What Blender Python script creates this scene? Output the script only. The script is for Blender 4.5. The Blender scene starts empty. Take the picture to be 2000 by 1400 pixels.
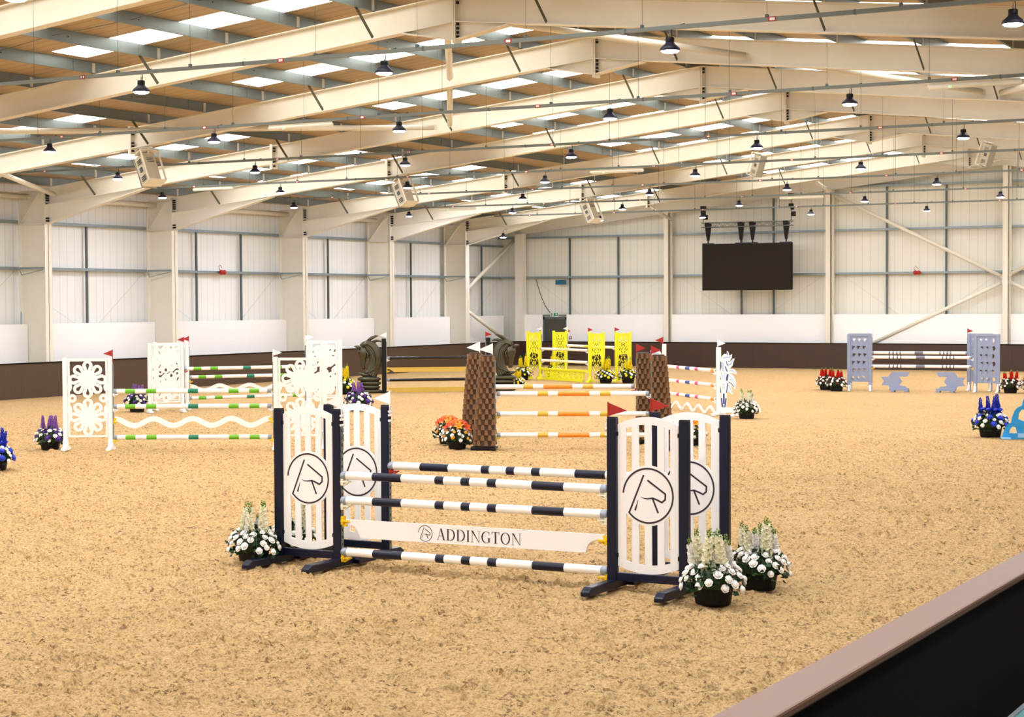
import bpy, bmesh, math, random
import numpy as np
from mathutils import Vector, Matrix

random.seed(7)
PI = math.pi
S = bpy.context.scene
C = S.collection

# ------------------------------------------------------------------ camera
CAM_H = 2.7954
YAW, PITCH, ROLL, F = 0.50110, -0.03090, -0.00510, 3523.0
cy, sy = math.cos(YAW), math.sin(YAW)
fw = Vector((-sy * math.cos(PITCH), cy * math.cos(PITCH), math.sin(PITCH)))
rt = Vector((cy, sy, 0.0))
up = rt.cross(fw)
R_ = rt * math.cos(ROLL) + up * math.sin(ROLL)
U_ = up * math.cos(ROLL) - rt * math.sin(ROLL)
cam = bpy.data.cameras.new('camera')
cam.sensor_width = 36.0
cam.sensor_fit = 'HORIZONTAL'
cam.lens = F * 36.0 / 2000.0
cam.clip_start = 0.1
cam.clip_end = 400
co = bpy.data.objects.new('camera', cam)
C.objects.link(co)
m = Matrix((R_, U_, -fw)).transposed().to_4x4()
m.translation = Vector((0, 0, CAM_H))
co.matrix_world = m
S.camera = co

# ------------------------------------------------------------------ world and exposure
w = bpy.data.worlds.new('world')
S.world = w
w.use_nodes = True
w.node_tree.nodes['Background'].inputs[0].default_value = (0.9, 0.95, 1.0, 1)
w.node_tree.nodes['Background'].inputs[1].default_value = 1.0
S.view_settings.view_transform = 'Standard'
S.view_settings.look = 'None'
S.view_settings.gamma = 1.0
S.view_settings.exposure = 0.53
ROOFLIGHT = 2.8      # radiance of the daylit roof panes
LAMP = 600.0          # radiance of the LED lamp lenses

# ------------------------------------------------------------------ materials
def srgb(r, g, b):
    f = lambda c: (c / 255.0) / 12.92 if c / 255.0 <= 0.04045 else (((c / 255.0) + 0.055) / 1.055) ** 2.4
    return (f(r), f(g), f(b), 1.0)

def mat(name, col, rough=0.5, metal=0.0, var=0.06, scale=6.0, bump=0.0, bscale=40.0, coat=0.0, spec=None):
    M = bpy.data.materials.new(name)
    M.use_nodes = True
    nt = M.node_tree
    b = nt.nodes['Principled BSDF']
    b.inputs['Roughness'].default_value = rough
    b.inputs['Metallic'].default_value = metal
    if spec is not None:
        b.inputs['Specular IOR Level'].default_value = spec
    if coat:
        b.inputs['Coat Weight'].default_value = coat
    tc = nt.nodes.new('ShaderNodeTexCoord')
    n = nt.nodes.new('ShaderNodeTexNoise')
    n.inputs['Scale'].default_value = scale
    n.inputs['Detail'].default_value = 4
    nt.links.new(tc.outputs['Object'], n.inputs['Vector'])
    mx = nt.nodes.new('ShaderNodeMix')
    mx.data_type = 'RGBA'
    mx.inputs[6].default_value = tuple(c * (1 - var) for c in col[:3]) + (1,)
    mx.inputs[7].default_value = tuple(min(1, c * (1 + var)) for c in col[:3]) + (1,)
    nt.links.new(n.outputs['Fac'], mx.inputs[0])
    nt.links.new(mx.outputs[2], b.inputs['Base Color'])
    if bump:
        n2 = nt.nodes.new('ShaderNodeTexNoise')
        n2.inputs['Scale'].default_value = bscale
        nt.links.new(tc.outputs['Object'], n2.inputs['Vector'])
        bp = nt.nodes.new('ShaderNodeBump')
        bp.inputs['Strength'].default_value = bump
        bp.inputs['Distance'].default_value = 0.02
        nt.links.new(n2.outputs['Fac'], bp.inputs['Height'])
        nt.links.new(bp.outputs[0], b.inputs['Normal'])
    return M

def emit(name, col, strength):
    M = bpy.data.materials.new(name)
    M.use_nodes = True
    b = M.node_tree.nodes['Principled BSDF']
    b.inputs['Base Color'].default_value = col
    b.inputs['Emission Color'].default_value = col
    b.inputs['Emission Strength'].default_value = strength
    return M

def striped(name, col, axis, period, dark, width=0.06, rough=0.5, bump=0.3, var=0.03, spec=None):
    """sheet with narrow ribs / joints repeating along one axis, in object space (metres)"""
    M = mat(name, col, rough, 0, var, 1.2, spec=spec)
    nt = M.node_tree
    b = nt.nodes['Principled BSDF']
    tc = nt.nodes.new('ShaderNodeTexCoord')
    sp = nt.nodes.new('ShaderNodeSeparateXYZ')
    nt.links.new(tc.outputs['Object'], sp.inputs[0])
    def mth(op, a, bb=None):
        q = nt.nodes.new('ShaderNodeMath'); q.operation = op
        if isinstance(a, (int, float)): q.inputs[0].default_value = a
        else: nt.links.new(a, q.inputs[0])
        if bb is not None:
            if isinstance(bb, (int, float)): q.inputs[1].default_value = bb
            else: nt.links.new(bb, q.inputs[1])
        return q.outputs[0]
    fr = mth('FRACT', mth('ADD', mth('DIVIDE', sp.outputs[axis], period), 100.0))
    ln = mth('LESS_THAN', fr, width)
    old = b.inputs['Base Color'].links[0].from_socket
    mx = nt.nodes.new('ShaderNodeMix'); mx.data_type = 'RGBA'
    nt.links.new(mth('MULTIPLY', ln, 1.0), mx.inputs[0])
    nt.links.new(old, mx.inputs[6])
    mx.inputs[7].default_value = tuple(c * dark for c in col[:3]) + (1,)
    nt.links.new(mx.outputs[2], b.inputs['Base Color'])
    bp = nt.nodes.new('ShaderNodeBump')
    bp.inputs['Strength'].default_value = bump
    bp.inputs['Distance'].default_value = 0.03
    nt.links.new(mth('ABSOLUTE', mth('SUBTRACT', fr, width / 2)), bp.inputs['Height'])
    nt.links.new(bp.outputs[0], b.inputs['Normal'])
    return M

M = {}
M['cream'] = mat('cream painted steel', srgb(230, 225, 209), 0.45, var=0.03)
M['galv'] = mat('galvanised steel', srgb(128, 138, 136), 0.42, 0.6, 0.12, 3.0)
M['rail'] = mat('grey trunking', srgb(120, 128, 124), 0.5, 0.3, 0.05)
M['brace'] = mat('dull galvanised angle', srgb(92, 90, 76), 0.5, 0.4, 0.08)
M['liner'] = striped('roof liner sheet', srgb(186, 164, 132), 1, 0.333, 0.62, 0.10, 0.55, 0.35)
M['wallL'] = striped('wall liner sheet left', srgb(238, 239, 234), 1, 0.34, 0.74, 0.05, 0.5, 0.3)
M['wallF'] = striped('wall liner sheet far', srgb(230, 229, 216), 0, 0.34, 0.74, 0.05, 0.5, 0.3)
M['girt'] = mat('galvanised wall rail', srgb(140, 152, 156), 0.45, 0.5, 0.06)
M['girtd'] = mat('dark galvanised post', srgb(92, 102, 104), 0.5, 0.4, 0.06)
M['tierod'] = mat('pale tie rod', srgb(176, 172, 160), 0.5)
M['block'] = striped('white painted block', srgb(250, 250, 248), 2, 0.225, 0.95, 0.04, 0.6, 0.1, 0.015)
M['kickL'] = striped('brown kickboard left', srgb(76, 55, 40), 1, 0.14, 0.80, 0.12, 0.45, 0.15, 0.10)
M['kickF'] = striped('brown kickboard far', srgb(60, 40, 27), 0, 1.2, 0.7, 0.02, 0.45, 0.1, 0.14)
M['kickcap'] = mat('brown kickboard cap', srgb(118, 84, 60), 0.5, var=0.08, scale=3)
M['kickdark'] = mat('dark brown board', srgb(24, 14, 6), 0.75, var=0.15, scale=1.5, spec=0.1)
M['glow'] = emit('daylit roof pane', (1.0, 1.0, 0.99, 1), ROOFLIGHT)
M['lens'] = emit('lit lamp lens', (0.86, 0.88, 1.0, 1), LAMP)
M['lampblue'] = mat('dark blue lamp body', srgb(38, 40, 62), 0.4, 0.3)
M['black'] = mat('black plastic', srgb(10, 9, 9), 0.5, spec=0.3)
M['blackmetal'] = mat('black metal', srgb(20, 19, 20), 0.35, 0.2)
M['screen'] = mat('black screen face', srgb(30, 23, 11), 0.6, var=0.04, spec=0.2)
M['navy'] = mat('navy painted metal', srgb(9, 16, 40), 0.34, 0.0, 0.08, spec=0.35)
M['white'] = mat('white plastic', srgb(247, 246, 242), 0.4, var=0.015)
M['polewhite'] = mat('white pole paint', srgb(248, 246, 238), 0.32, var=0.015)
M['ink'] = mat('dark purple print', srgb(44, 30, 42), 0.5)
M['endcap'] = mat('grey pole end cap', srgb(150, 160, 172), 0.35, 0.2)
M['yellow'] = mat('yellow plastic', srgb(244, 200, 26), 0.4)
M['red'] = mat('red plastic', srgb(168, 30, 20), 0.45, var=0.05)
M['green'] = mat('light green paint', srgb(104, 180, 24), 0.35)
M['teal'] = mat('dark green paint', srgb(12, 122, 92), 0.35)
M['gold'] = mat('gold plank paint', srgb(206, 172, 72), 0.4, var=0.05)
M['poleblack'] = mat('black pole paint', srgb(8, 8, 12), 0.25)
M['orange'] = mat('orange paint', srgb(236, 142, 36), 0.35)
M['ochre'] = mat('ochre paint', srgb(216, 172, 52), 0.35)
M['magenta'] = mat('magenta paint', srgb(206, 64, 128), 0.35)
M['blue'] = mat('blue paint', srgb(24, 74, 160), 0.35)
M['lemon'] = mat('lemon yellow plastic', srgb(240, 240, 28), 0.4, var=0.04)
M['greyblue'] = mat('blue grey paint', srgb(140, 152, 178), 0.5, var=0.04)
M['greydark'] = mat('mid grey paint', srgb(120, 124, 140), 0.5, var=0.04)
M['wood'] = mat('brown moulded bark', srgb(126, 92, 60), 0.42, 0, 0.25, 9, 0.3, 60)
M['woodcore'] = mat('dark brown bark core', srgb(74, 50, 31), 0.6, var=0.2, scale=9)
M['bronze'] = mat('dark bronze', srgb(84, 82, 66), 0.27, 0.75, 0.2, 5)
M['skyblue'] = mat('sky blue plastic', srgb(36, 152, 216), 0.4, var=0.12, scale=4)
M['skypale'] = mat('pale blue plastic', srgb(150, 200, 235), 0.4)
M['doorgrey'] = mat('dark grey door', srgb(74, 72, 64), 0.5)
M['signgreen'] = mat('green sign', srgb(0, 130, 90), 0.4)
M['signblue'] = mat('blue sign', srgb(40, 90, 130), 0.4)
M['beige'] = mat('beige loudspeaker case', srgb(206, 198, 176), 0.5)
M['beiged'] = mat('speaker grille', srgb(176, 172, 156), 0.6, bump=0.3, bscale=300)
M['tubewhite'] = mat('light fitting diffuser', srgb(236, 234, 220), 0.3)
M['led'] = emit('green indicator', (0.1, 1.0, 0.2, 1), 3.0)
M['leaf'] = mat('dark green leaves', srgb(26, 62, 22), 0.5, var=0.4, scale=14)
M['leaf2'] = mat('light green stems', srgb(110, 140, 50), 0.5, var=0.2, scale=14)
M['pot'] = mat('black plastic pot', srgb(11, 9, 8), 0.5, spec=0.25)
M['fwhite'] = mat('white petals', srgb(246, 244, 236), 0.6, var=0.03)
M['fcream'] = mat('cream petals', srgb(246, 242, 216), 0.6, var=0.04)
M['fpurple'] = mat('deep purple petals', srgb(74, 34, 130), 0.6, var=0.15)
M['flilac'] = mat('lilac petals', srgb(160, 112, 190), 0.6, var=0.15)
M['forange'] = mat('orange lily petals', srgb(232, 96, 34), 0.6, var=0.2)
M['forange2'] = mat('deep orange lily petals', srgb(222, 70, 24), 0.6, var=0.2)
M['famber'] = mat('amber petals', srgb(240, 164, 40), 0.6, var=0.12)
M['fyellow'] = mat('yellow petals', srgb(246, 226, 30), 0.6, var=0.1)
M['fred'] = mat('red petals', srgb(216, 42, 28), 0.6, var=0.15)
M['fblue'] = mat('blue petals', srgb(34, 58, 190), 0.6, var=0.2)
M['fdark'] = mat('dark red leaves', srgb(90, 28, 28), 0.6, var=0.2)
M['rope'] = mat('blue rope fibre', srgb(60, 130, 190), 0.7)
M['sign'] = mat('pale sign', srgb(220, 215, 200), 0.5)
M['terr'] = mat('dark terrace concrete', srgb(30, 26, 22), 0.8)
M['teald'] = mat('teal seat plastic', srgb(110, 170, 165), 0.3)
M['horseblue'] = mat('blue horse print', srgb(52, 66, 130), 0.5, var=0.5, scale=30)
M['horsepale'] = mat('pale blue horse print', srgb(176, 200, 226), 0.5, var=0.12, scale=40)

def sand_material():
    mt = bpy.data.materials.new('raked arena sand')
    mt.use_nodes = True
    nt = mt.node_tree
    b = nt.nodes['Principled BSDF']
    b.inputs['Roughness'].default_value = 0.9
    b.inputs['Specular IOR Level'].default_value = 0.15
    tc = nt.nodes.new('ShaderNodeTexCoord')
    def noise(scale, detail=4, rough=0.6, sx=1.0, sy_=1.0):
        mp = nt.nodes.new('ShaderNodeMapping')
        mp.inputs['Scale'].default_value = (sx, sy_, 1)
        nt.links.new(tc.outputs['Object'], mp.inputs[0])
        n = nt.nodes.new('ShaderNodeTexNoise')
        n.inputs['Scale'].default_value = scale
        n.inputs['Detail'].default_value = detail
        n.inputs['Roughness'].default_value = rough
        nt.links.new(mp.outputs[0], n.inputs['Vector'])
        return n.outputs['Fac']
    def ramp(src, stops):
        r = nt.nodes.new('ShaderNodeValToRGB')
        els = r.color_ramp.elements
        els[0].position, els[0].color = stops[0]
        els[1].position, els[1].color = stops[-1]
        for p, c in stops[1:-1]:
            e = els.new(p); e.color = c
        nt.links.new(src, r.inputs[0])
        return r.outputs[0]
    def mix(f, a, bb, mode='MIX'):
        x = nt.nodes.new('ShaderNodeMix'); x.data_type = 'RGBA'; x.blend_type = mode
        if isinstance(f, float): x.inputs[0].default_value = f
        else: nt.links.new(f, x.inputs[0])
        nt.links.new(a, x.inputs[6])
        nt.links.new(bb, x.inputs[7])
        return x.outputs[2]
    base = ramp(noise(0.35, 5), [(0.3, srgb(192, 155, 99)), (0.7, srgb(204, 168, 113))])
    grain = ramp(noise(40, 6, 0.85), [(0.37, srgb(112, 84, 48)), (0.46, srgb(196, 160, 105)), (0.58, srgb(226, 197, 148))])
    c1 = mix(0.62, base, grain)
    # clod shade and some damp painted into the sand colour as dark flecks
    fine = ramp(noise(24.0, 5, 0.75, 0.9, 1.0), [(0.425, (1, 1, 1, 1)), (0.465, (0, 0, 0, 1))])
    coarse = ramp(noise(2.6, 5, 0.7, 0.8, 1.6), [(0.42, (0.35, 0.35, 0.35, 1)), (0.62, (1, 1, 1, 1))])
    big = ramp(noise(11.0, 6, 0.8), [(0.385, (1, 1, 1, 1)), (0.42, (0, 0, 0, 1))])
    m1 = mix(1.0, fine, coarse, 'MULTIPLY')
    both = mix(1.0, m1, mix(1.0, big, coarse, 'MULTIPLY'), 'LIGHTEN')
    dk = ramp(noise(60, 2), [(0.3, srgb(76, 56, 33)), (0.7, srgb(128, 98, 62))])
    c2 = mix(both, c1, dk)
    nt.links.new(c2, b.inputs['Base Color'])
    def bump(src, strength, dist, prev=None):
        bp = nt.nodes.new('ShaderNodeBump')
        bp.inputs['Strength'].default_value = strength
        bp.inputs['Distance'].default_value = dist
        nt.links.new(src, bp.inputs['Height'])
        if prev is not None: nt.links.new(prev, bp.inputs['Normal'])
        return bp.outputs[0]
    n1 = bump(noise(16, 7, 0.8), 0.7, 0.03)
    n2 = bump(noise(40, 5, 0.7), 0.8, 0.012, n1)
    nt.links.new(n2, b.inputs['Normal'])
    return mt
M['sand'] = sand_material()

# ------------------------------------------------------------------ mesh helpers
class MB:
    def __init__(s):
        s.v = []; s.f = []; s.m = []; s.sm = []
    def add(s, vs, fs, mi=0, smooth=False):
        o = len(s.v)
        s.v += [tuple(v) for v in vs]
        for f in fs:
            s.f.append(tuple(o + i for i in f)); s.m.append(mi); s.sm.append(smooth)
        return s
    def box(s, x0, x1, y0, y1, z0, z1, mi=0):
        v = [(x, y, z) for z in (z0, z1) for y in (y0, y1) for x in (x0, x1)]
        return s.add(v, [(0, 2, 3, 1), (4, 5, 7, 6), (0, 1, 5, 4), (2, 6, 7, 3), (0, 4, 6, 2), (1, 3, 7, 5)], mi)
    def bar(s, p0, p1, w_, h, upv=(0, 0, 1), mi=0):
        p0 = Vector(p0); p1 = Vector(p1)
        d = (p1 - p0).normalized()
        u = Vector(upv)
        a = d.cross(u)
        if a.length < 1e-4: a = d.cross(Vector((1, 0, 0)))
        a.normalize(); b = a.cross(d).normalized()
        v = []
        for p in (p0, p1):
            for i, j in ((-1, -1), (1, -1), (1, 1), (-1, 1)):
                v.append(p + a * (w_ / 2 * i) + b * (h / 2 * j))
        return s.add(v, [(0, 1, 2, 3), (7, 6, 5, 4), (0, 4, 5, 1), (1, 5, 6, 2), (2, 6, 7, 3), (3, 7, 4, 0)], mi)
    def tube(s, pts, r, n=10, mi=0, caps=True):
        pts = [Vector(p) for p in pts]
        rs = r if isinstance(r, (list, tuple)) else [r] * len(pts)
        rings = []
        ref = None
        for i, p in enumerate(pts):
            d = (pts[min(i + 1, len(pts) - 1)] - pts[max(i - 1, 0)]).normalized()
            if ref is None:
                ref = Vector((0, 0, 1)) if abs(d.z) < 0.9 else Vector((1, 0, 0))
            a = d.cross(ref)
            if a.length < 1e-5: a = d.cross(Vector((0, 1, 0)))
            a.normalize(); b = a.cross(d).normalized(); ref = b
            rings.append([p + (a * math.cos(t) + b * math.sin(t)) * rs[i] for t in [2 * PI * k / n for k in range(n)]])
        vs = [v for ring in rings for v in ring]
        fs = []
        for i in range(len(pts) - 1):
            for k in range(n):
                k2 = (k + 1) % n
                fs.append((i * n + k, i * n + k2, (i + 1) * n + k2, (i + 1) * n + k))
        s.add(vs, fs, mi, True)
        if caps:
            o = len(s.v) - len(vs)
            s.f.append(tuple(o + k for k in reversed(range(n)))); s.m.append(mi); s.sm.append(False)
            s.f.append(tuple(o + (len(pts) - 1) * n + k for k in range(n))); s.m.append(mi); s.sm.append(False)
        return s
    def lathe(s, prof, n=20, c=(0, 0, 0), sx=1.0, sy_=1.0, mi=0, cap0=True, cap1=True):
        vs = []; fs = []
        for r, z in prof:
            for k in range(n):
                t = 2 * PI * k / n
                vs.append((c[0] + r * sx * math.cos(t), c[1] + r * sy_ * math.sin(t), c[2] + z))
        for i in range(len(prof) - 1):
            for k in range(n):
                k2 = (k + 1) % n
                fs.append((i * n + k, i * n + k2, (i + 1) * n + k2, (i + 1) * n + k))
        if cap0: fs.append(tuple(reversed(range(n))))
        if cap1: fs.append(tuple((len(prof) - 1) * n + k for k in range(n)))
        return s.add(vs, fs, mi, True)
    def prism(s, poly, y0, y1, mi=0):
        """convex polygon in x,z extruded along y"""
        n = len(poly)
        vs = [(x, y0, z) for x, z in poly] + [(x, y1, z) for x, z in poly]
        fs = [tuple(range(n)), tuple(reversed(range(n, 2 * n)))]
        for k in range(n):
            k2 = (k + 1) % n
            fs.append((k, n + k, n + k2, k2))
        return s.add(vs, fs, mi)
    def xform(s, mtx, i0=0):
        for i in range(i0, len(s.v)):
            s.v[i] = tuple(mtx @ Vector(s.v[i]))
        return s
    def merge(s, o, mi=None):
        k = len(s.v)
        s.v += o.v
        s.f += [tuple(k + i for i in f) for f in o.f]
        s.m += o.m if mi is None else [mi] * len(o.m)
        s.sm += o.sm
        return s
    def mesh(s, name, mats):
        me = bpy.data.meshes.new(name)
        me.from_pydata(s.v, [], s.f)
        for mt in (mats if isinstance(mats, (list, tuple)) else [mats]):
            me.materials.append(mt)
        me.polygons.foreach_set('material_index', s.m)
        me.polygons.foreach_set('use_smooth', s.sm)
        me.update()
        bm = bmesh.new(); bm.from_mesh(me)
        bmesh.ops.recalc_face_normals(bm, faces=bm.faces)
        bm.to_mesh(me); bm.free()
        return me
    def build(s, name, mats, parent=None, loc=None, rotz=0.0, bevel=0.0):
        o = bpy.data.objects.new(name, s.mesh(name, mats))
        C.objects.link(o)
        if parent is not None: o.parent = parent
        if loc is not None: o.location = loc
        o.rotation_euler = (0, 0, rotz)
        if bevel:
            bv = o.modifiers.new('bevel', 'BEVEL'); bv.width = bevel; bv.segments = 2
            bv.limit_method = 'ANGLE'; bv.angle_limit = 0.7
        return o

def tag(o, label=None, cat=None, group=None, kind=None):
    if label: o['label'] = label
    if cat: o['category'] = cat
    if group: o['group'] = group
    if kind: o['kind'] = kind
    return o

def thing(name, label, cat, loc=(0, 0, 0), rotz=0.0, group=None):
    o = bpy.data.objects.new(name, None)
    o.empty_display_size = 0.2
    C.objects.link(o)
    o.location = loc; o.rotation_euler = (0, 0, rotz)
    return tag(o, label, cat, group)

def obj_mesh(name, me, parent=None, loc=(0, 0, 0), rot=(0, 0, 0), scale=(1, 1, 1)):
    o = bpy.data.objects.new(name, me)
    C.objects.link(o)
    o.parent = parent
    o.location = loc; o.rotation_euler = rot; o.scale = scale
    return o

def copy_tree(o, parent=None):
    c = o.copy(); C.objects.link(c)
    if parent is not None: c.parent = parent
    for ch in list(o.children): copy_tree(ch, c)
    return c

def plate(outline, holes, th):
    """flat plate in the x,z plane with holes, thickness th along y, centred on y = 0"""
    cu = bpy.data.curves.new('tmp', 'CURVE')
    cu.dimensions = '2D'; cu.fill_mode = 'BOTH'; cu.extrude = th / 2
    for pts in [outline] + list(holes):
        sp = cu.splines.new('POLY')
        sp.points.add(len(pts) - 1)
        for i, (x, z) in enumerate(pts): sp.points[i].co = (x, z, 0, 1)
        sp.use_cyclic_u = True
    o = bpy.data.objects.new('tmp', cu)
    C.objects.link(o)
    dg = bpy.context.evaluated_depsgraph_get()
    dg.update()
    me = bpy.data.meshes.new_from_object(o.evaluated_get(dg))
    mb = MB()
    mb.add([(v.co.x, v.co.z, v.co.y) for v in me.vertices], [tuple(p.vertices) for p in me.polygons])
    bpy.data.objects.remove(o); bpy.data.curves.remove(cu); bpy.data.meshes.remove(me)
    return mb

def ribbon(pts, wd, y, th=0.002, closed=False):
    """flat stroke of width wd following x,z points at depth y"""
    mb = MB()
    n = len(pts)
    ws = wd if isinstance(wd, (list, tuple)) else [wd] * n
    L = []; Rr = []
    for i in range(n):
        a = Vector(pts[i - 1] if (i > 0 or closed) else pts[i])
        b = Vector(pts[(i + 1) % n] if (i < n - 1 or closed) else pts[i])
        p = Vector(pts[i])
        d1 = (p - a).normalized() if (p - a).length > 1e-9 else None
        d2 = (b - p).normalized() if (b - p).length > 1e-9 else None
        if d1 is None: d1 = d2
        if d2 is None: d2 = d1
        nrm = Vector((-d1.y - d2.y, d1.x + d2.x))
        if nrm.length < 1e-6: nrm = Vector((-d1.y, d1.x))
        nrm.normalize()
        k = 1.0 / max(0.5, nrm.dot(Vector((-d1.y, d1.x))))
        L.append(p + nrm * ws[i] / 2 * k); Rr.append(p - nrm * ws[i] / 2 * k)
    vs = [(q.x, y - th, q.y) for q in L] + [(q.x, y - th, q.y) for q in Rr] + \
         [(q.x, y, q.y) for q in L] + [(q.x, y, q.y) for q in Rr]
    fs = []
    rng = range(n) if closed else range(n - 1)
    for i in rng:
        j = (i + 1) % n
        fs += [(i, j, n + j, n + i), (2 * n + i, 3 * n + i, 3 * n + j, 2 * n + j), (i, 2 * n + i, 2 * n + j, j), (n + i, n + j, 3 * n + j, 3 * n + i)]
    return mb.add(vs, fs)

def loft(secs, n=16):
    """secs: list of (centre(x,z), normal angle of section in xz plane, a in-plane, b along y)"""
    mb = MB(); vs = []; fs = []
    for (cx, cz), ang, a, b in secs:
        for k in range(n):
            t = 2 * PI * k / n
            u = a * math.cos(t); v = b * math.sin(t)
            vs.append((cx + u * math.cos(ang), v, cz + u * math.sin(ang)))
    for i in range(len(secs) - 1):
        for k in range(n):
            k2 = (k + 1) % n
            fs.append((i * n + k, i * n + k2, (i + 1) * n + k2, (i + 1) * n + k))
    fs.append(tuple(reversed(range(n)))); fs.append(tuple((len(secs) - 1) * n + k for k in range(n)))
    return mb.add(vs, fs, 0, True)

# ------------------------------------------------------------------ building dimensions (metres)
XL = -38.94                      # inner flange of the left columns
XR = 4.18
XA = -17.38                      # ridge
SL = 0.1044                      # roof slope
RB = 5.85                        # rafter underside at the column
FY = {-3: 11.63, -2: 17.63, -1: 23.63, 0: 29.63, 1: 35.63, 2: 41.63, 3: 47.63, 4: 55.15, 5: 61.15, 6: 67.15}
KH = 1.065
YF = 71.5                        # arena face of the far kickboard
def zr(x, off=0.0): return RB + SL * ((x - XL) if x <= XA else (XR - x)) + off
ORD = ['', 'first', 'second', 'third', 'fourth', 'fifth', 'sixth', 'seventh', 'eighth', 'ninth', 'tenth', 'eleventh', 'twelfth']

# ------------------------------------------------------------------ floor
def vnoise(X, Y, cell, seed):
    rng = np.random.RandomState(seed)
    T = rng.rand(256, 256)
    x = X / cell; y = Y / cell
    xi = np.floor(x).astype(int); yi = np.floor(y).astype(int)
    fx = x - xi; fy = y - yi
    fx = fx * fx * (3 - 2 * fx); fy = fy * fy * (3 - 2 * fy)
    g = lambda a, b: T[a % 256, b % 256]
    return (g(xi, yi) * (1 - fx) + g(xi + 1, yi) * fx) * (1 - fy) + (g(xi, yi + 1) * (1 - fx) + g(xi + 1, yi + 1) * fx) * fy - 0.5

def make_floor():
    x0, x1, y0, y1 = -33.0, -2.7, 6.8, 40.0
    def grade(a, b, h0, h1):
        out = [a]
        while out[-1] < b:
            out.append(out[-1] + h0 + (h1 - h0) * (out[-1] - a) / (b - a))
        out = np.array(out); return a + (out - a) * (b - a) / (out[-1] - a)
    ys = grade(y0, y1, 0.014, 0.085)
    xs = -grade(-x1, -x0, 0.018, 0.075)[::-1]
    nx, ny = len(xs), len(ys)
    X, Y = np.meshgrid(xs, ys)
    # lumps left by the harrow: soft rows running across the hall
    wob = vnoise(X, Y, 3.0, 5) * 1.2 + vnoise(X, Y, 1.1, 6) * 0.25
    ph = (Y * 0.985 + X * 0.17 + wob) * 2 * PI / 0.46
    rows = np.maximum(0, np.sin(ph)) ** 3 * np.clip(vnoise(X, Y, 2.3, 8) * 2.2 + 0.25, 0, 1)
    Z = vnoise(X, Y, 0.9, 1) * 0.016 + vnoise(X, Y, 0.28, 2) * 0.018 + vnoise(X, Y, 0.11, 3) * 0.022 + vnoise(X, Y, 0.055, 4) * 0.030 + vnoise(X, Y, 0.03, 14) * 0.026
    cl = np.clip(vnoise(X, Y, 0.075, 9) + vnoise(X, Y, 0.6, 10) * 0.5 + rows * 0.25 - 0.26, 0, 0.22)
    Z = Z + cl * 0.20 - rows * 0.050 - 0.014
    edge = np.minimum(np.minimum((X - x0) / 4.0, (x1 - X) / 0.3), np.minimum((Y - y0) / 0.5, (y1 - Y) / 6.0))
    Z = Z * np.clip(edge, 0, 1) - 0.004
    vs = np.stack([X.ravel(), Y.ravel(), Z.ravel()], 1)
    idx = np.arange(nx * ny).reshape(ny, nx)
    q = np.stack([idx[:-1, :-1].ravel(), idx[:-1, 1:].ravel(), idx[1:, 1:].ravel(), idx[1:, :-1].ravel()], 1)
    k = len(vs)
    ox0, ox1, oy0, oy1 = -41.0, 5.0, -12.0, 74.0
    ring = [(ox0, oy0), (x0, oy0), (x1, oy0), (ox1, oy0), (ox0, y0), (x0, y0), (x1, y0), (ox1, y0),
            (ox0, y1), (x0, y1), (x1, y1), (ox1, y1), (ox0, oy1), (x0, oy1), (x1, oy1), (ox1, oy1)]
    v2 = np.array([(a, b, -0.004) for a, b in ring])
    q2 = []
    for j in range(3):
        for i in range(3):
            if i == 1 and j == 1: continue
            a = k + j * 4 + i
            q2.append((a, a + 1, a + 5, a + 4))
    allv = np.concatenate([vs, v2]); allq = np.concatenate([q, np.array(q2)])
    me = bpy.data.meshes.new('floor')
    me.vertices.add(len(allv)); me.vertices.foreach_set('co', allv.ravel())
    me.loops.add(len(allq) * 4); me.loops.foreach_set('vertex_index', allq.ravel().astype(np.int32))
    me.polygons.add(len(allq)); me.polygons.foreach_set('loop_start', np.arange(0, len(allq) * 4, 4).astype(np.int32))
    me.polygons.foreach_set('use_smooth', np.ones(len(allq), dtype=bool))
    me.update(calc_edges=True)
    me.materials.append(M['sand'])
    o = bpy.data.objects.new('floor', me)
    C.objects.link(o)
    tag(o, kind='structure')
make_floor()

# ------------------------------------------------------------------ walls
YB = -12.0                       # wall behind the camera
YW = 72.35
mb = MB().box(-40.4, -40.25, YB, YW + 0.1, 0, 6.9)
wall_left = tag(mb.build('wall_left', M['wallL']), kind='structure')
mb = MB().box(-40.3, 4.6, YW, YW + 0.12, 0, 9.3)
wall_far = tag(mb.build('wall_far', M['wallF']), kind='structure')
tag(MB().box(4.5, 4.65, YB, YW, 0, 7).build('wall_right', M['wallL']), kind='structure')
tag(MB().box(-40.3, 4.6, YB - 0.15, YB, 0, 9.3).build('wall_near', M['wallF']), kind='structure')

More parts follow.
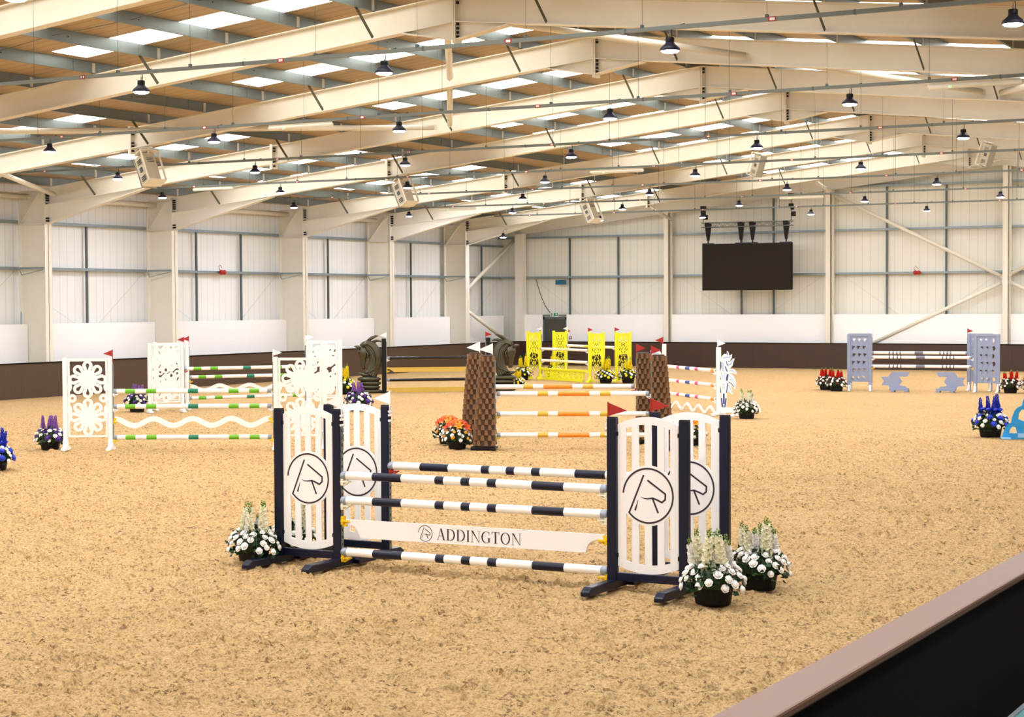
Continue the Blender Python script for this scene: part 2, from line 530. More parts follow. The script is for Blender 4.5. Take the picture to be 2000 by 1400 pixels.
# wall rails (girts) and light posts: parts of the walls
def girt_left(z, name='wall_rail'):
    mb = MB()
    mb.box(-40.25, -40.03, 20, YW, z - 0.035, z + 0.035)
    mb.box(-40.05, -40.02, 20, YW, z - 0.045, z + 0.045)
    mb.build(name, M['girt'], wall_left)
girt_left(3.93); girt_left(5.36)
def girt_far(z):
    hx = 4.5
    mb = MB()
    mb.box(-40.2, hx, YW - 0.22, YW, z - 0.035, z + 0.035)
    mb.box(-40.2, hx, YW - 0.24, YW - 0.21, z - 0.045, z + 0.045)
    mb.build('wall_rail', M['girt'], wall_far)
girt_far(3.93); girt_far(5.72); girt_far(7.5)
for y in (44.6, 50.2, 52.75, 58.3, 64.4, 70.4):
    MB().box(-40.12, -40.06, y - 0.035, y + 0.035, 2.2, 5.36).build('wall_post', M['girtd'], wall_left)
for x, zt in ((-36.6, 5.7), (-34.2, 5.7), (-28.4, 5.7), (-26.95, 7.3), (-22.05, 7.5), (-19.6, 7.5), (-13.5, 7.5)):
    MB().box(x - 0.035, x + 0.035, YW - 0.12, YW - 0.06, 2.2, zt).build('wall_post', M['girtd'], wall_far)
# thin tie rods on the sheeting
def rod(parent, a, b, r=0.0035):
    MB().tube([a, b], r, 6).build('tie_rod', M['tierod'], parent)
ys = [35.63, 41.63, 47.63, 55.15, 61.15, 67.15, 72.2]
for y0, y1 in zip(ys, ys[1:]):
    d = 2.2
    rod(wall_left, (-40.1, y0 + 0.2, 3.3), (-40.1, y0 + 0.2 + d, 2.2))
    rod(wall_left, (-40.1, y1 - 0.25, 3.85), (-40.1, y1 - 0.25 - d, 2.2))
for x0, x1 in ((-38.6, -31.9), (-31.4, -24.6), (-24.1, -17.3)):
    rod(wall_far, (x0 + 0.2, YW - 0.1, 3.85), (x0 + 2.6, YW - 0.1, 2.2))
    rod(wall_far, (x1 - 0.2, YW - 0.1, 3.85), (x1 - 2.6, YW - 0.1, 2.2))

# white blockwork panels between the columns, each a wall panel
def white_panels():
    n = 0
    yl = [23.63, 29.63, 35.63, 41.63, 47.63, 55.15, 61.15, 67.15]
    for y0, y1 in zip(yl, yl[1:]):
        tag(MB().box(-40.0, -39.8, y0 + 0.05, y1 - 0.03, 0, 2.21).build('wall_left', M['block']), kind='structure')
    tag(MB().box(-40.0, -39.8, 67.2, 71.9, 0, 2.21).build('wall_left', M['block']), kind='structure')
    mbk = M['block']
    for x0, x1 in ((-38.75, -37.83), (-36.62, -31.85), (-31.5, -24.55), (-24.25, -17.25), (-17.0, -9.9), (-9.7, 3.9)):
        tag(MB().box(x0, x1, 71.95, 72.15, 0, 2.25).build('wall_far', mbk), kind='structure')
white_panels()

# kickboards
def kick_left():
    mb = MB()
    mb.box(XL + 0.06, XL + 0.2, 10, YF + 0.15, 0, KH - 0.03, 0)
    mb.box(XL + 0.02, XL + 0.22, 10, YF + 0.17, KH - 0.03, KH, 1)
    return tag(mb.build('baseboard_left', [M['kickL'], M['kickdark']]), kind='structure')
kick_left()
mb = MB()
mb.box(XL + 0.2, -2.7, YF, YF + 0.15, 0, KH - 0.03, 0)
mb.box(XL + 0.18, -2.7, YF - 0.02, YF + 0.2, KH - 0.03, KH, 1)
bf = tag(mb.build('baseboard_far', [M['kickF'], M['kickdark']]), kind='structure')
MB().box(-35.02, -35.0, YF - 0.012, YF - 0.001, 0.02, KH - 0.04).build('board_joint', M['black'], bf)
# near side board with its cap
mb = MB()
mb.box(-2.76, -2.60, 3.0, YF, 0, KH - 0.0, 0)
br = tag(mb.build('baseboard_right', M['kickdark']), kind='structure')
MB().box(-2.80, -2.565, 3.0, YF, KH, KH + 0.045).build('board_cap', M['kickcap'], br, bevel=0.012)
# terrace behind the board; unseen slab above added to keep the board dark
tag(MB().box(-2.6, 4.5, YB, YW, 0.0, 0.02).build('floor', M['terr']), kind='structure')
tag(MB().box(0.6, 4.5, YB, 32, 3.7, 3.9).build('ceiling', M['terr']), kind='structure')
t = thing('spectator_bench', 'low grey bench edge with teal seat in the bottom right corner behind the board', 'bench', (-2.2, 0, 0))
MB().box(-0.20, -0.17, 9.4, 13, 0.40, 0.46).build('seat_edge', M['girt'], t)
MB().box(-0.17, 0.25, 10.0, 10.9, 0.40, 0.45).build('seat', M['teald'], t)
for yy in (9.6, 11.0, 12.6): MB().box(-0.20, -0.14, yy, yy + 0.06, 0.02, 0.41).build('leg', M['girtd'], t)

# ------------------------------------------------------------------ roof
def roof_side(sign):
    mb = MB()
    xa = XA
    xe = (XL - 1.7) if sign < 0 else (XR + 1.0)
    za = RB + SL * (XA - XL) + 0.815
    ze = za - SL * abs(xe - xa)
    ysplit = [YB, YW + 0.3]
    vs = [(xa, ysplit[0], za), (xe, ysplit[0], ze), (xe, ysplit[1], ze), (xa, ysplit[1], za)]
    vs += [(x, y, z + 0.08) for x, y, z in vs]
    mb.add(vs, [(0, 1, 2, 3), (7, 6, 5, 4), (0, 4, 5, 1), (1, 5, 6, 2), (2, 6, 7, 3), (3, 7, 4, 0)])
    return tag(mb.build('ceiling', M['liner']), kind='structure')
roofL = roof_side(-1)
roofR = roof_side(1)

PX = [-19.28 - 1.775 * i for i in range(12)]
PXR = [2 * XA - x for x in PX]
def purlin(x, sign, parent):
    mb = MB()
    zb = zr(x, 0.56)
    h = 0.25
    mb.box(x - 0.0015, x + 0.0015, YB, YW, zb, zb + h)
    mb.box(x, x + 0.065 * sign, YB, YW, zb, zb + 0.003)
    mb.box(x, x - 0.065 * sign, YB, YW, zb + h, zb + h + 0.003)
    o = mb.build('purlin', M['galv'], parent)
    o['label'] = 'galvanised roof purlin with dark bolt holes'
    # sleeve overlaps at the frames
    mb2 = MB()
    for k in FY:
        if k < -2: continue
        mb2.box(x + 0.004, x + 0.008, FY[k] - 0.62, FY[k] + 0.62, zb + 0.004, zb + h - 0.004)
        mb2.box(x + 0.008, x + 0.014, FY[k] - 0.045, FY[k] + 0.045, zb - 0.05, zb + h - 0.02, 1)
        mb2.box(x + 0.002, x + 0.013, FY[k] - 2.72, FY[k] - 2.70, zb + 0.12, zb + 0.14, 2)
    mb2.build('purlin_sleeve', [M['galv'], M['cream'], M['black']], o)
for x in PX + [XA - 0.45]: purlin(x, 1, roofL)
for x in PXR + [XA + 0.45]: purlin(x, -1, roofR)
# anti-sag rods between purlins, mid bay
for ky in (32.2, 38.4, 44.4, 51.2, 58.0, 26.5):
    MB().tube([(x, ky + (0.0 if i % 2 else 0.2), zr(x, 0.66)) for i, x in enumerate(PX)], 0.008, 5).build('sag_rod', M['girtd'], roofL)

# rooflights: translucent strips between the purlins
n = 0
frames_y = [-6.4, -0.4, 5.6] + sorted(FY.values()) + [73.1]
strips = []
for y0, y1 in zip(frames_y, frames_y[1:]):
    if y1 > 72:
        yl_ = [(y0 + 1.5, y0 + 2.55)]
    else:
        yl_ = [(y0 + 1.5, y0 + 2.55), (y1 - 1.5, y1 - 0.46)]
    for ya, yb in yl_:
        for xa, xb in ((-36.6, -30.2), (-26.15, -18.3)): strips.append((ya, yb, xa, xb))
    yr_ = [(y0 + 1.95, y1 - 1.95)] if y1 - y0 < 6.5 else [(y0 + 1.95, y0 + 3.0), (y1 - 3.0, y1 - 1.95)]
    for ya, yb in yr_:
        for xa, xb in ((-16.3, -8.5), (-4.8, 2.0)): strips.append((ya, yb, xa, xb))
for ya, yb, xa, xb in strips:
    n += 1
    off = 0.81
    z0, z1 = zr(xa, off), zr(xb, off)
    mb = MB().add([(xa, ya, z0), (xb, ya, z1), (xb, yb, z1), (xa, yb, z0), (xa, ya, z0 + 0.004), (xb, ya, z1 + 0.004), (xb, yb, z1 + 0.004), (xa, yb, z0 + 0.004)],
                  [(0, 3, 2, 1), (4, 5, 6, 7), (0, 1, 5, 4), (1, 2, 6, 5), (2, 3, 7, 6), (3, 0, 4, 7)])
    tag(mb.build('window_%d' % n, M['glow']), kind='structure')

# ------------------------------------------------------------------ portal frames
def rafter(y, side):
    """one I section rafter, left (-1) or right (+1)"""
    mb = MB()
    xe = XL if side < 0 else XR
    d = 0.50
    fl = 0.12
    def slab(x0, x1, o0, o1, hw):
        z00, z01 = zr(x0, o0), zr(x0, o1); z10, z11 = zr(x1, o0), zr(x1, o1)
        if abs(x1 - XA) < 1e-6:
            z10 = RB + SL * (XA - XL) + o0; z11 = RB + SL * (XA - XL) + o1
        vs = [(x0, y - hw, z00), (x1, y - hw, z10), (x1, y + hw, z10), (x0, y + hw, z00),
              (x0, y - hw, z01), (x1, y - hw, z11), (x1, y + hw, z11), (x0, y + hw, z01)]
        mb.add(vs, [(0, 3, 2, 1), (4, 5, 6, 7), (0, 1, 5, 4), (1, 2, 6, 5), (2, 3, 7, 6), (3, 0, 4, 7)])
    slab(xe, XA, 0.02, d, 0.008)
    slab(xe, XA, 0.0, 0.02, fl)
    slab(xe, XA, d, d + 0.02, fl)
    return mb
def frame(k):
    y = FY[k]
    nm = {-3: 'portal frame nearest the camera', -2: 'portal frame second nearest the camera',
          -1: 'cream portal frame crossing the top left corner, in front of the other frames',
          0: 'cream portal frame whose ridge shows at the top centre', 1: 'cream portal frame, second ridge from the left',
          2: 'cream portal frame, third ridge from the left, over the leftmost full column',
          3: 'cream portal frame, fourth ridge from the left, over the second column',
          4: 'cream portal frame over the third column of the left wall', 5: 'cream portal frame over the fourth column of the left wall',
          6: 'cream portal frame farthest from the camera, over the column beside the corner brace'}[k]
    t = thing('portal_frame', nm, 'steel frame', (0, 0, 0), group='portal frames of the hall')
    # column
    for side in (-1, 1):
        x0, x1 = (XL - 1.08, XL) if side < 0 else (XR, XR + 0.3)
        mb = MB()
        mb.box(x0, x1, y - 0.01, y + 0.01, 0, 6.3)
        mb.box(x1 - 0.025 if side < 0 else x0, x1 if side < 0 else x0 + 0.025, y - 0.15, y + 0.15, 0, 6.36)
        mb.box(x0 if side < 0 else x1 - 0.02, x0 + 0.025 if side < 0 else x1, y - 0.15, y + 0.15, 0, 6.15)
        if side < 0:
            mb.box(x0, x1, y - 0.15, y + 0.15, 5.27, 5.295)
            mb.box(x0, x1, y - 0.15, y + 0.15, 6.25, 6.275)
            mb.bar((x0 + 0.05, y - 0.07, 5.3), (x1 - 0.25, y - 0.07, 6.25), 0.13, 0.02, (0, 0, 1))
        mb.build('column', M['cream'], t)
    for side in (-1, 1):
        rafter(y, side).build('rafter', M['cream'], t)
    # eaves haunch
    for side in (-1, 1):
        xe, xt = (XL, -34.9) if side < 0 else (XR, 0.14)
        mb = MB()
        a = (xe, 5.28); b = (xt, zr(xt)); c = (xe, zr(xe))
        mb.prism([a, b, c], y - 0.008, y + 0.008)
        mb.bar((xe, y, 5.28), (xt, y, zr(xt) - 0.01), 0.24, 0.02, (0, 0, 1))
        mb.build('eaves_haunch', M['cream'], t)
    # apex haunch
    mb = MB()
    zc = RB + SL * (XA - XL)
    for s_ in (-1, 1):
        xt = XA + s_ * 1.15
        poly = [(XA, zc - 0.32), (xt, zr(xt)), (XA, zc)]
        mb.prism(poly, y - 0.008, y + 0.008)
        mb.bar((XA, y, zc - 0.33), (xt, y, zr(xt) - 0.01), 0.24, 0.02)
    mb.box(XA - 0.035, XA - 0.005, y - 0.13, y + 0.13, zc - 0.4, zc + 0.5)
    mb.box(XA + 0.005, XA + 0.03, y - 0.13, y + 0.13, zc - 0.4, zc + 0.5)
    mb.build('apex_haunch', M['cream'], t)
    # bolts at apex and eaves
    for dz in (-0.30, -0.22, -0.14, -0.06, 0.34, 0.42):
        MB().box(XA + 0.03, XA + 0.075, y - 0.085, y - 0.045, zc + dz, zc + dz + 0.045).build('bolt', M['black'], t)
    for z in (5.34, 5.42, 5.86, 5.96, 6.03, 6.10, 6.17, 6.24):
        MB().box(XL, XL + 0.09, y - 0.10, y - 0.04, z, z + 0.045).build('bolt', M['black'], t)
    # splice plates
    if k > 0:
        for xs_ in (-30.45,):
            mb = MB()
            mb.box(xs_ - 0.045, xs_ + 0.045, y - 0.13, y + 0.13, zr(xs_) - 0.12, zr(xs_) + 0.56)
            mb.build('splice_plate', M['cream'], t)
            for dz in (-0.08, 0.04, 0.12, 0.34, 0.42):
                MB().box(xs_ + 0.045, xs_ + 0.10, y - 0.10, y - 0.05, zr(xs_) + dz, zr(xs_) + dz + 0.045).build('bolt', M['black'], t)
    # fly braces from purlin to the bottom flange
    for x in (-19.28, -24.605, -29.93, -37.03, -15.48, -10.155, -4.83):
        if k == 0 and x == -29.93: continue
        s_ = 1 if x < XA else 1
        mb = MB()
        mb.bar((x + 0.0, y - 0.62, zr(x, 0.60)), (x + 0.06, y - 0.09, zr(x) + 0.04), 0.07, 0.012, (1, 0, 0))
        mb.build('fly_brace', M['brace'], t)
    # restraint bar and thin diagonal at the wall rail
    mb = MB()
    mb.box(XL - 1.05, XL - 0.03, y - 0.17, y - 0.13, 3.90, 3.96)
    mb.bar((XL - 0.95, y - 0.16, 3.72), (XL - 0.06, y - 0.16, 3.88), 0.02, 0.02)
    mb.bar((XL - 1.05, y - 0.16, 3.9), (XL - 0.95, y - 0.16, 3.72), 0.02, 0.02)
    mb.build('restraint_bar', M['girt'], t)
    return t
for k in sorted(FY):
    if k >= -2: frame(k)

# gable frame: posts and a light rafter in front of the far wall
t = thing('gable_rafter', 'cream gable rafter lying along the top of the far wall', 'steel beam', (0, 0, 0))
mb = rafter(71.95, -1).merge(rafter(71.95, 1))
mb.xform(Matrix.Translation((0, 0, 0.02)))
mb.build('beam', M['cream'], t)
glab = ['corner steel post where the left wall meets the far wall', 'cream steel post left of the big black screen',
        'cream steel post right of the big black screen', 'cream steel post at the right where the wall braces cross',
        'cream steel post beyond the right edge']
for i, x in enumerate((-38.9, -31.66, -24.38, -17.11, -9.8)):
    t = thing('gable_post', glab[i], 'steel post', (x, 71.9, 0), group='posts of the far wall')
    zt = zr(x) + 0.04
    mb = MB()
    if i == 0:
        mb.box(-0.2, 0.17, -0.2, 0.2, 0, zt)
    else:
        mb.box(-0.095, 0.095, -0.2, -0.185, 0, zt)
        mb.box(-0.095, 0.095, 0.185, 0.2, 0, zt)
        mb.box(-0.005, 0.005, -0.185, 0.185, 0, zt)
        mb.box(-0.16, -0.095, 0.05, 0.2, 0, zt); mb.box(0.095, 0.16, 0.05, 0.2, 0, zt)
    mb.build('post', M['cream'], t)

def pipe(name, label, pts, r=0.07, plates=True):
    t = thing(name, label, 'steel tube', pts[0])
    o = Vector(pts[0])
    q = [Vector(p) - o for p in pts]
    MB().tube(q, r, 14).build('tube', M['cream'], t)
    if plates:
        for p in (q[0], q[-1]):
            d = (q[-1] - q[0]).normalized()
            c_ = p + (d * -0.06 if p is q[0] else d * 0.06)
            MB().bar(c_ - d * 0.07, c_ + d * 0.07, 0.02, 0.14).build('end_plate', M['cream'], t)
    return t
def rt_(x, y, dz=0.18): return (x, y, zr(x, dz))
g_ = 0.12
def brace(a, b, label):
    a = Vector(a); b = Vector(b); d = (b - a).normalized()
    pipe('roof_brace', label, [a + d * 0.28, b - d * 0.28])['group'] = 'tubular roof braces'
brace(rt_(-17.6, 29.63, 0.1), rt_(-21.1, 35.63), 'roof brace tube dropping below the nearest ridge')
brace(rt_(-21.1, 35.63, 0.1), rt_(-24.66, 41.63), 'roof brace tube below the first one, ending on the frame under it')
brace(rt_(-24.9, 41.63), rt_(-28.3, 35.63), 'long level roof brace tube left of the two steep ones')
brace(rt_(-28.5, 35.63), rt_(-31.9, 29.63), 'long level roof brace tube at the left edge')
brace(rt_(-31.9, 29.63), rt_(-35.3, 35.63), 'roof brace tube beyond the left edge')
brace(rt_(-35.3, 35.63), rt_(-38.6, 41.63, 0.25), 'short slanting roof brace tube meeting the leftmost column')
brace(rt_(-17.1, 29.63, 0.1), rt_(-13.7, 35.63), 'roof brace tube right of the lamp near the top centre')
brace(rt_(-13.7, 35.63), rt_(-10.3, 41.63), 'roof brace tube sloping to the right behind the hanging light fitting')
brace(rt_(-10.1, 41.63), rt_(-6.8, 35.63), 'short roof brace tube rising at the right edge')
# eaves ties
yl = [35.63, 41.63, 47.63, 55.15, 61.15, 67.15]
for i, (a, b) in enumerate(zip(yl, yl[1:])):
    pipe('eaves_tie', 'round cream eaves tube %s' % ['at the left edge above the wall rail', 'ending at the second column', 'ending at the third column', 'ending at the fourth column', 'ending at the fifth column'][i],
         [(-39.55, a + 0.3, 6.12), (-39.55, b - 0.25, 6.12)], 0.085)['group'] = 'eaves tubes along the left wall'
# corner bracing of the last bay of the left wall
pipe('wall_brace', 'diagonal tube rising into the corner, upper brace of the left wall', [(-39.3, 67.35, 3.2), (-39.3, 72.0, 5.62)], 0.08)['group'] = 'corner wall braces'
pipe('wall_brace', 'diagonal tube falling into the corner, lower brace of the left wall', [(-39.3, 67.35, 2.62), (-39.3, 71.6, 0.92)], 0.08)['group'] = 'corner wall braces'
pipe('wall_brace', 'long diagonal tube falling to the right across the far wall', [(-24.15, 71.95, 7.14), (-17.35, 71.95, 3.76)], 0.075)['group'] = 'far wall braces'
pipe('wall_brace', 'diagonal tube rising to the right behind the grey jump', [(-22.9, 71.95, 0.9), (-17.32, 71.95, 3.48)], 0.075)['group'] = 'far wall braces'
pipe('wall_brace', 'short upper diagonal tube at the right edge of the far wall', [(-16.92, 71.95, 3.84), (-10.0, 71.95, 7.6)], 0.075)['group'] = 'far wall braces'
pipe('wall_brace', 'short lower diagonal tube at the right edge of the far wall', [(-16.92, 71.95, 3.48), (-10.6, 71.95, 0.5)], 0.075)['group'] = 'far wall braces'
for i, (x0, x1) in enumerate(((-38.6, -31.9), (-31.4, -24.7), (-24.1, -17.4))):
    pass
pipe('gable_tie', 'short cream strut at the head of the post left of the screen', [(-31.4, 71.7, zr(-31.4) - 0.28), (-31.0, 68.0, zr(-31.0) + 0.1)], 0.07)['group'] = 'gable head struts'
pipe('gable_tie', 'short cream strut at the head of the post right of the screen', [(-24.1, 71.7, zr(-24.1) - 0.2), (-23.7, 68.0, zr(-23.7) + 0.1)], 0.07)['group'] = 'gable head struts'

# ------------------------------------------------------------------ lighting rails and lamps
RY = [22.23, 29.82, 37.23, 44.53, 51.57, 59.13, 66.61]
LX = [-5.22, -9.75, -14.27, -18.81, -23.32, -27.82, -32.34, -36.88]
VIS = [(0, 3), (1, 5), (1, 6), (2, 7), (2, 7), (2, 7), (3, 7)]
ZR = 6.45
def make_lamp():
    t = thing('high_bay_lamp', 'x', 'lamp')
    mb = MB().lathe([(0.158, -0.078), (0.166, -0.062), (0.150, -0.030), (0.11, 0.0), (0.08, 0.022), (0.068, 0.045)], 22)
    mb.build('housing', M['lampblue'], t)
    MB().lathe([(0.068, 0.045), (0.07, 0.05), (0.07, 0.105), (0.06, 0.112)], 18).build('driver_box', M['black'], t)
    MB().lathe([(0.03, -0.108), (0.08, -0.104), (0.12, -0.095), (0.142, -0.080), (0.142, -0.070)], 22).build('lens', M['lens'], t)
    mb = MB().tube([(0, 0, 0.11), (0.012, 0, 0.15), (0, 0, 0.18), (-0.012, 0, 0.15), (0, 0, 0.11)], 0.006, 6)
    mb.tube([(0, 0, 0.17), (0, 0, 0.26)], 0.004, 6)
    mb.build('hook', M['galv'], t)
    MB().tube([(0.03, 0, 0.10), (0.035, 0, 0.17), (0.02, 0, 0.24), (0.07, 0, 0.27), (0.16, 0, 0.275), (0.25, 0, 0.29)], 0.007, 6).build('cable', M['black'], t)
    return t
lamp0 = make_lamp()
first = True
RNAME = ['nearest lighting rail', 'second lighting rail', 'third lighting rail', 'fourth lighting rail', 'fifth lighting rail', 'sixth lighting rail', 'farthest lighting rail']
for r, (a, b) in enumerate(VIS):
    for j, i in enumerate(range(b, a - 1, -1)):
        l = lamp0 if first else copy_tree(lamp0)
        first = False
        z = ZR - 0.235
        if r == 6 and i == 7: z = 5.62
        l.location = (LX[i], RY[r], z)
        l.scale = (0.84, 0.84, 0.95)
        l.rotation_euler = (0, 0, 0.02 * j)
        l['label'] = 'black dome lamp, %s from the left under the %s' % (ORD[j + 1], RNAME[r])
        l['group'] = 'high bay lamps hanging in the hall'
xs_more = [(x, 14.8) for x in LX + [-0.7]] + [(x, 7.4) for x in LX + [-0.7]] + [(x, 0.0) for x in LX + [-0.7]] + \
          [(LX[i], RY[0]) for i in (4, 5, 6, 7)] + [(LX[i], RY[1]) for i in (0, 6, 7)] + [(LX[i], RY[2]) for i in (0, 7)] + \
          [(LX[i], RY[3]) for i in (0, 1)] + [(LX[i], RY[4]) for i in (0, 1)] + [(LX[i], RY[5]) for i in (0, 1)] + [(LX[i], RY[6]) for i in (0, 1, 2)]
for x, y in xs_more:  # unseen lamps added to brighten the foreground and the hall
    l = copy_tree(lamp0)
    l.location = (x, y, ZR - 0.235)
    l['label'] = 'added black dome lamp outside the picture, there only for its light'
    l['group'] = 'added lamps outside the picture'
wire_xs = PX + [XA - 0.45] + PXR
for r, y in enumerate(RY):
    t = thing('lighting_rail', 'grey lighting rail running across the hall, the %s' % RNAME[r], 'rail', (0, y, ZR), group='lighting rails')
    xl = -37.3
    MB().box(xl, 3.2, -0.022, 0.022, -0.028, 0.028).build('rail', M['rail'], t)
    for xw in wire_xs:
        if xw < -37.4 or xw > -3: continue
        if r in (1,) and False: continue
        mb = MB().tube([(xw, 0, 0.02), (xw, 0, zr(xw, 0.56) - ZR)], 0.003 + 0.0005 * r, 5)
        mb.box(xw - 0.018, xw + 0.018, -0.026, 0.026, 0.02, 0.065)
        mb.build('suspension_wire', M['girtd'], t)
    for q in range(9):
        xs_ = -35.6 + 3.9 * q + 0.35 * (r % 3)
        if xs_ > 2: continue
        mb = MB().box(xs_ - 0.055, xs_ + 0.055, -0.0245, -0.022, -0.03, 0.03, 0)
        mb.box(xs_ - 0.035, xs_ + 0.035, -0.0255, -0.0245, -0.018, 0.018, 1)
        mb.build('sticker', [M['red'], M['white']], t)
    for q in range(12):
        xs_ = -36 + 3.2 * q
        MB().box(xs_ - 0.012, xs_ + 0.012, -0.027, 0.027, -0.033, 0.033).build('rail_joint', M['girtd'], t)

def batten(x0, x1, r, label):
    y = RY[r]
    t = thing('light_fitting', label, 'light fitting', ((x0 + x1) / 2, y, ZR - 0.10), group='long unlit light fittings under the rails')
    L = (x1 - x0) / 2
    mb = MB().tube([(-L, 0, 0), (-L + 0.03, 0, 0), (L - 0.03, 0, 0), (L, 0, 0)], [0.025, 0.045, 0.045, 0.025], 12)
    mb.build('diffuser', M['tubewhite'], t)
    MB().box(-L + 0.03, L - 0.03, -0.03, 0.03, 0.035, 0.06).build('housing', M['beige'], t)
    for xx in (-L * 0.7, L * 0.7):
        MB().tube([(xx, 0, 0.05), (xx, 0, 0.09)], 0.006, 6).build('hanger', M['galv'], t)
    MB().lathe([(0.012, -0.01), (0.014, 0.0), (0.012, 0.01)], 8, (-L * 0.5, -0.05, -0.02)).build('indicator_lamp', M['led'], t)
batten(-21.93, -20.36, 1, 'long light fitting left of the ridge on the second lighting rail')
batten(-8.41, -6.86, 1, 'long light fitting at the right edge on the second lighting rail')
batten(-35.66, -34.12, 3, 'long light fitting above the left wall on the fourth lighting rail')
batten(-21.91, -20.31, 3, 'long light fitting near the middle on the fourth lighting rail')
batten(-35.51, -33.89, 5, 'long light fitting over the corner on the sixth lighting rail')
batten(-21.83, -20.26, 5, 'long light fitting above the black screen on the sixth lighting rail')

# ------------------------------------------------------------------ loudspeakers
def speaker(x, y, z, rz, tilt, label):
    t = thing('loudspeaker', label, 'loudspeaker', (x, y, z), group='beige loudspeakers hung from the rafters')
    rot = Matrix.Rotation(rz, 4, 'Z') @ Matrix.Rotation(tilt, 4, 'X')
    def add(mb, name, m_, **kw):
        mb.xform(Matrix.Translation((0, 0, -0.56)) @ rot)
        return mb.build(name, m_, t, **kw)
    # case: trapezoid in plan, front facing +y
    mb = MB()
    pts = [(-0.17, -0.20), (0.17, -0.20), (0.21, 0.16), (-0.21, 0.16)]
    vs = [(x_, y_, -0.40) for x_, y_ in pts] + [(x_, y_, 0.40) for x_, y_ in pts]
    mb.add(vs, [(0, 3, 2, 1), (4, 5, 6, 7), (0, 1, 5, 4), (1, 2, 6, 5), (2, 3, 7, 6), (3, 0, 4, 7)])
    case = add(mb, 'case', M['beige'], bevel=0.02)
    gm = MB().box(-0.22, 0.22, 0.162, 0.185, -0.41, 0.41)
    add(gm, 'grille', M['beiged'])
    mb = MB()
    for sx_ in (-1, 1):
        for k_ in range(3):
            for zz in (0.16, -0.30):
                mb.box(sx_ * 0.205 - 0.012, sx_ * 0.205 + 0.012, -0.10, 0.08, zz + 0.05 * k_, zz + 0.012 + 0.05 * k_)
        mb.box(sx_ * 0.205 - 0.015, sx_ * 0.205 + 0.015, -0.05, 0.05, -0.05, 0.06)
    for k_ in range(3):
        mb.box(-0.10, 0.10, -0.208, -0.2, 0.13 + 0.05 * k_, 0.145 + 0.05 * k_)
    add(mb, 'rear_vents', M['girtd'])
    mb = MB()
    for sx_ in (-1, 1):
        mb.box(sx_ * 0.25 - 0.01, sx_ * 0.25 + 0.01, -0.30, -0.24, -0.42, 0.44)
    mb.box(-0.26, 0.26, -0.30, 0.05, 0.43, 0.45); mb.box(-0.26, 0.26, -0.30, 0.05, -0.44, -0.42)
    add(mb, 'bracket', M['cream'])
    MB().tube([(0, 0, 0.02), (0, 0, -0.15)], 0.025, 10).build('drop_rod', M['cream'], t)
    MB().box(-0.10, 0.10, -0.06, 0.06, 0.0, 0.03).build('clamp', M['cream'], t)
    if rz < 0: t.scale = (0.78, 0.78, 0.85)
speaker(-29.95, 35.63, 6.74, 1.25, -0.48, 'beige loudspeaker at the left, above the second column')
speaker(-29.9, 47.63, 6.76, 1.25, -0.48, 'beige loudspeaker hanging left of the centre above the fourth column')
speaker(-30.1, 61.15, 6.74, 1.25, -0.48, 'beige loudspeaker hanging near the first post of the far wall')
speaker(-21.1, 55.15, 7.67, -1.8, -0.34, 'beige loudspeaker hanging above the black screen')
speaker(-13.7, 55.15, 7.68, -1.8, -0.34, 'beige loudspeaker hanging at the far right below the ridge')

# ------------------------------------------------------------------ LED screen and its truss
SY = 70.8
t = thing('led_screen', 'large blank black screen hanging in front of the far wall', 'screen', (-27.62, SY, 3.27))
MB().box(-1.97, 1.97, 0.0, 0.12, 0, 1.94).build('panel', M['screen'], t)
MB().box(-1.99, 1.99, 0.12, 0.18, 0.02, 1.96).build('frame', M['blackmetal'], t)
for a, b in ((-1.97, -1.48), (-0.5, 0.48), (1.47, 1.97)):
    MB().box(a, b, 0.02, 0.14, 1.94, 1.99).build('top_bar', M['blackmetal'], t)
t = thing('lighting_truss', 'short silver lattice truss above the black screen', 'truss', (-27.6, SY + 0.05, 6.02))
mb = MB()
for yy in (-0.11, 0.11):
    for zz in (-0.09, 0.09):
        mb.tube([(-2.0, yy, zz), (2.0, yy, zz)], 0.022, 8)
mb.build('chord', M['galv'], t)
mb = MB()
nseg = 22
for i in range(nseg):
    xa = -1.95 + i * 3.9 / nseg; xb = xa + 3.9 / nseg
    za, zb_ = (-0.09, 0.09) if i % 2 else (0.09, -0.09)
    for yy in (-0.11, 0.11): mb.tube([(xa, yy, za), (xb, yy, zb_)], 0.010, 5)
    mb.tube([(xa, -0.11, 0.09), (xb, 0.11, 0.09)], 0.008, 5)
mb.build('lattice', M['galv'], t)
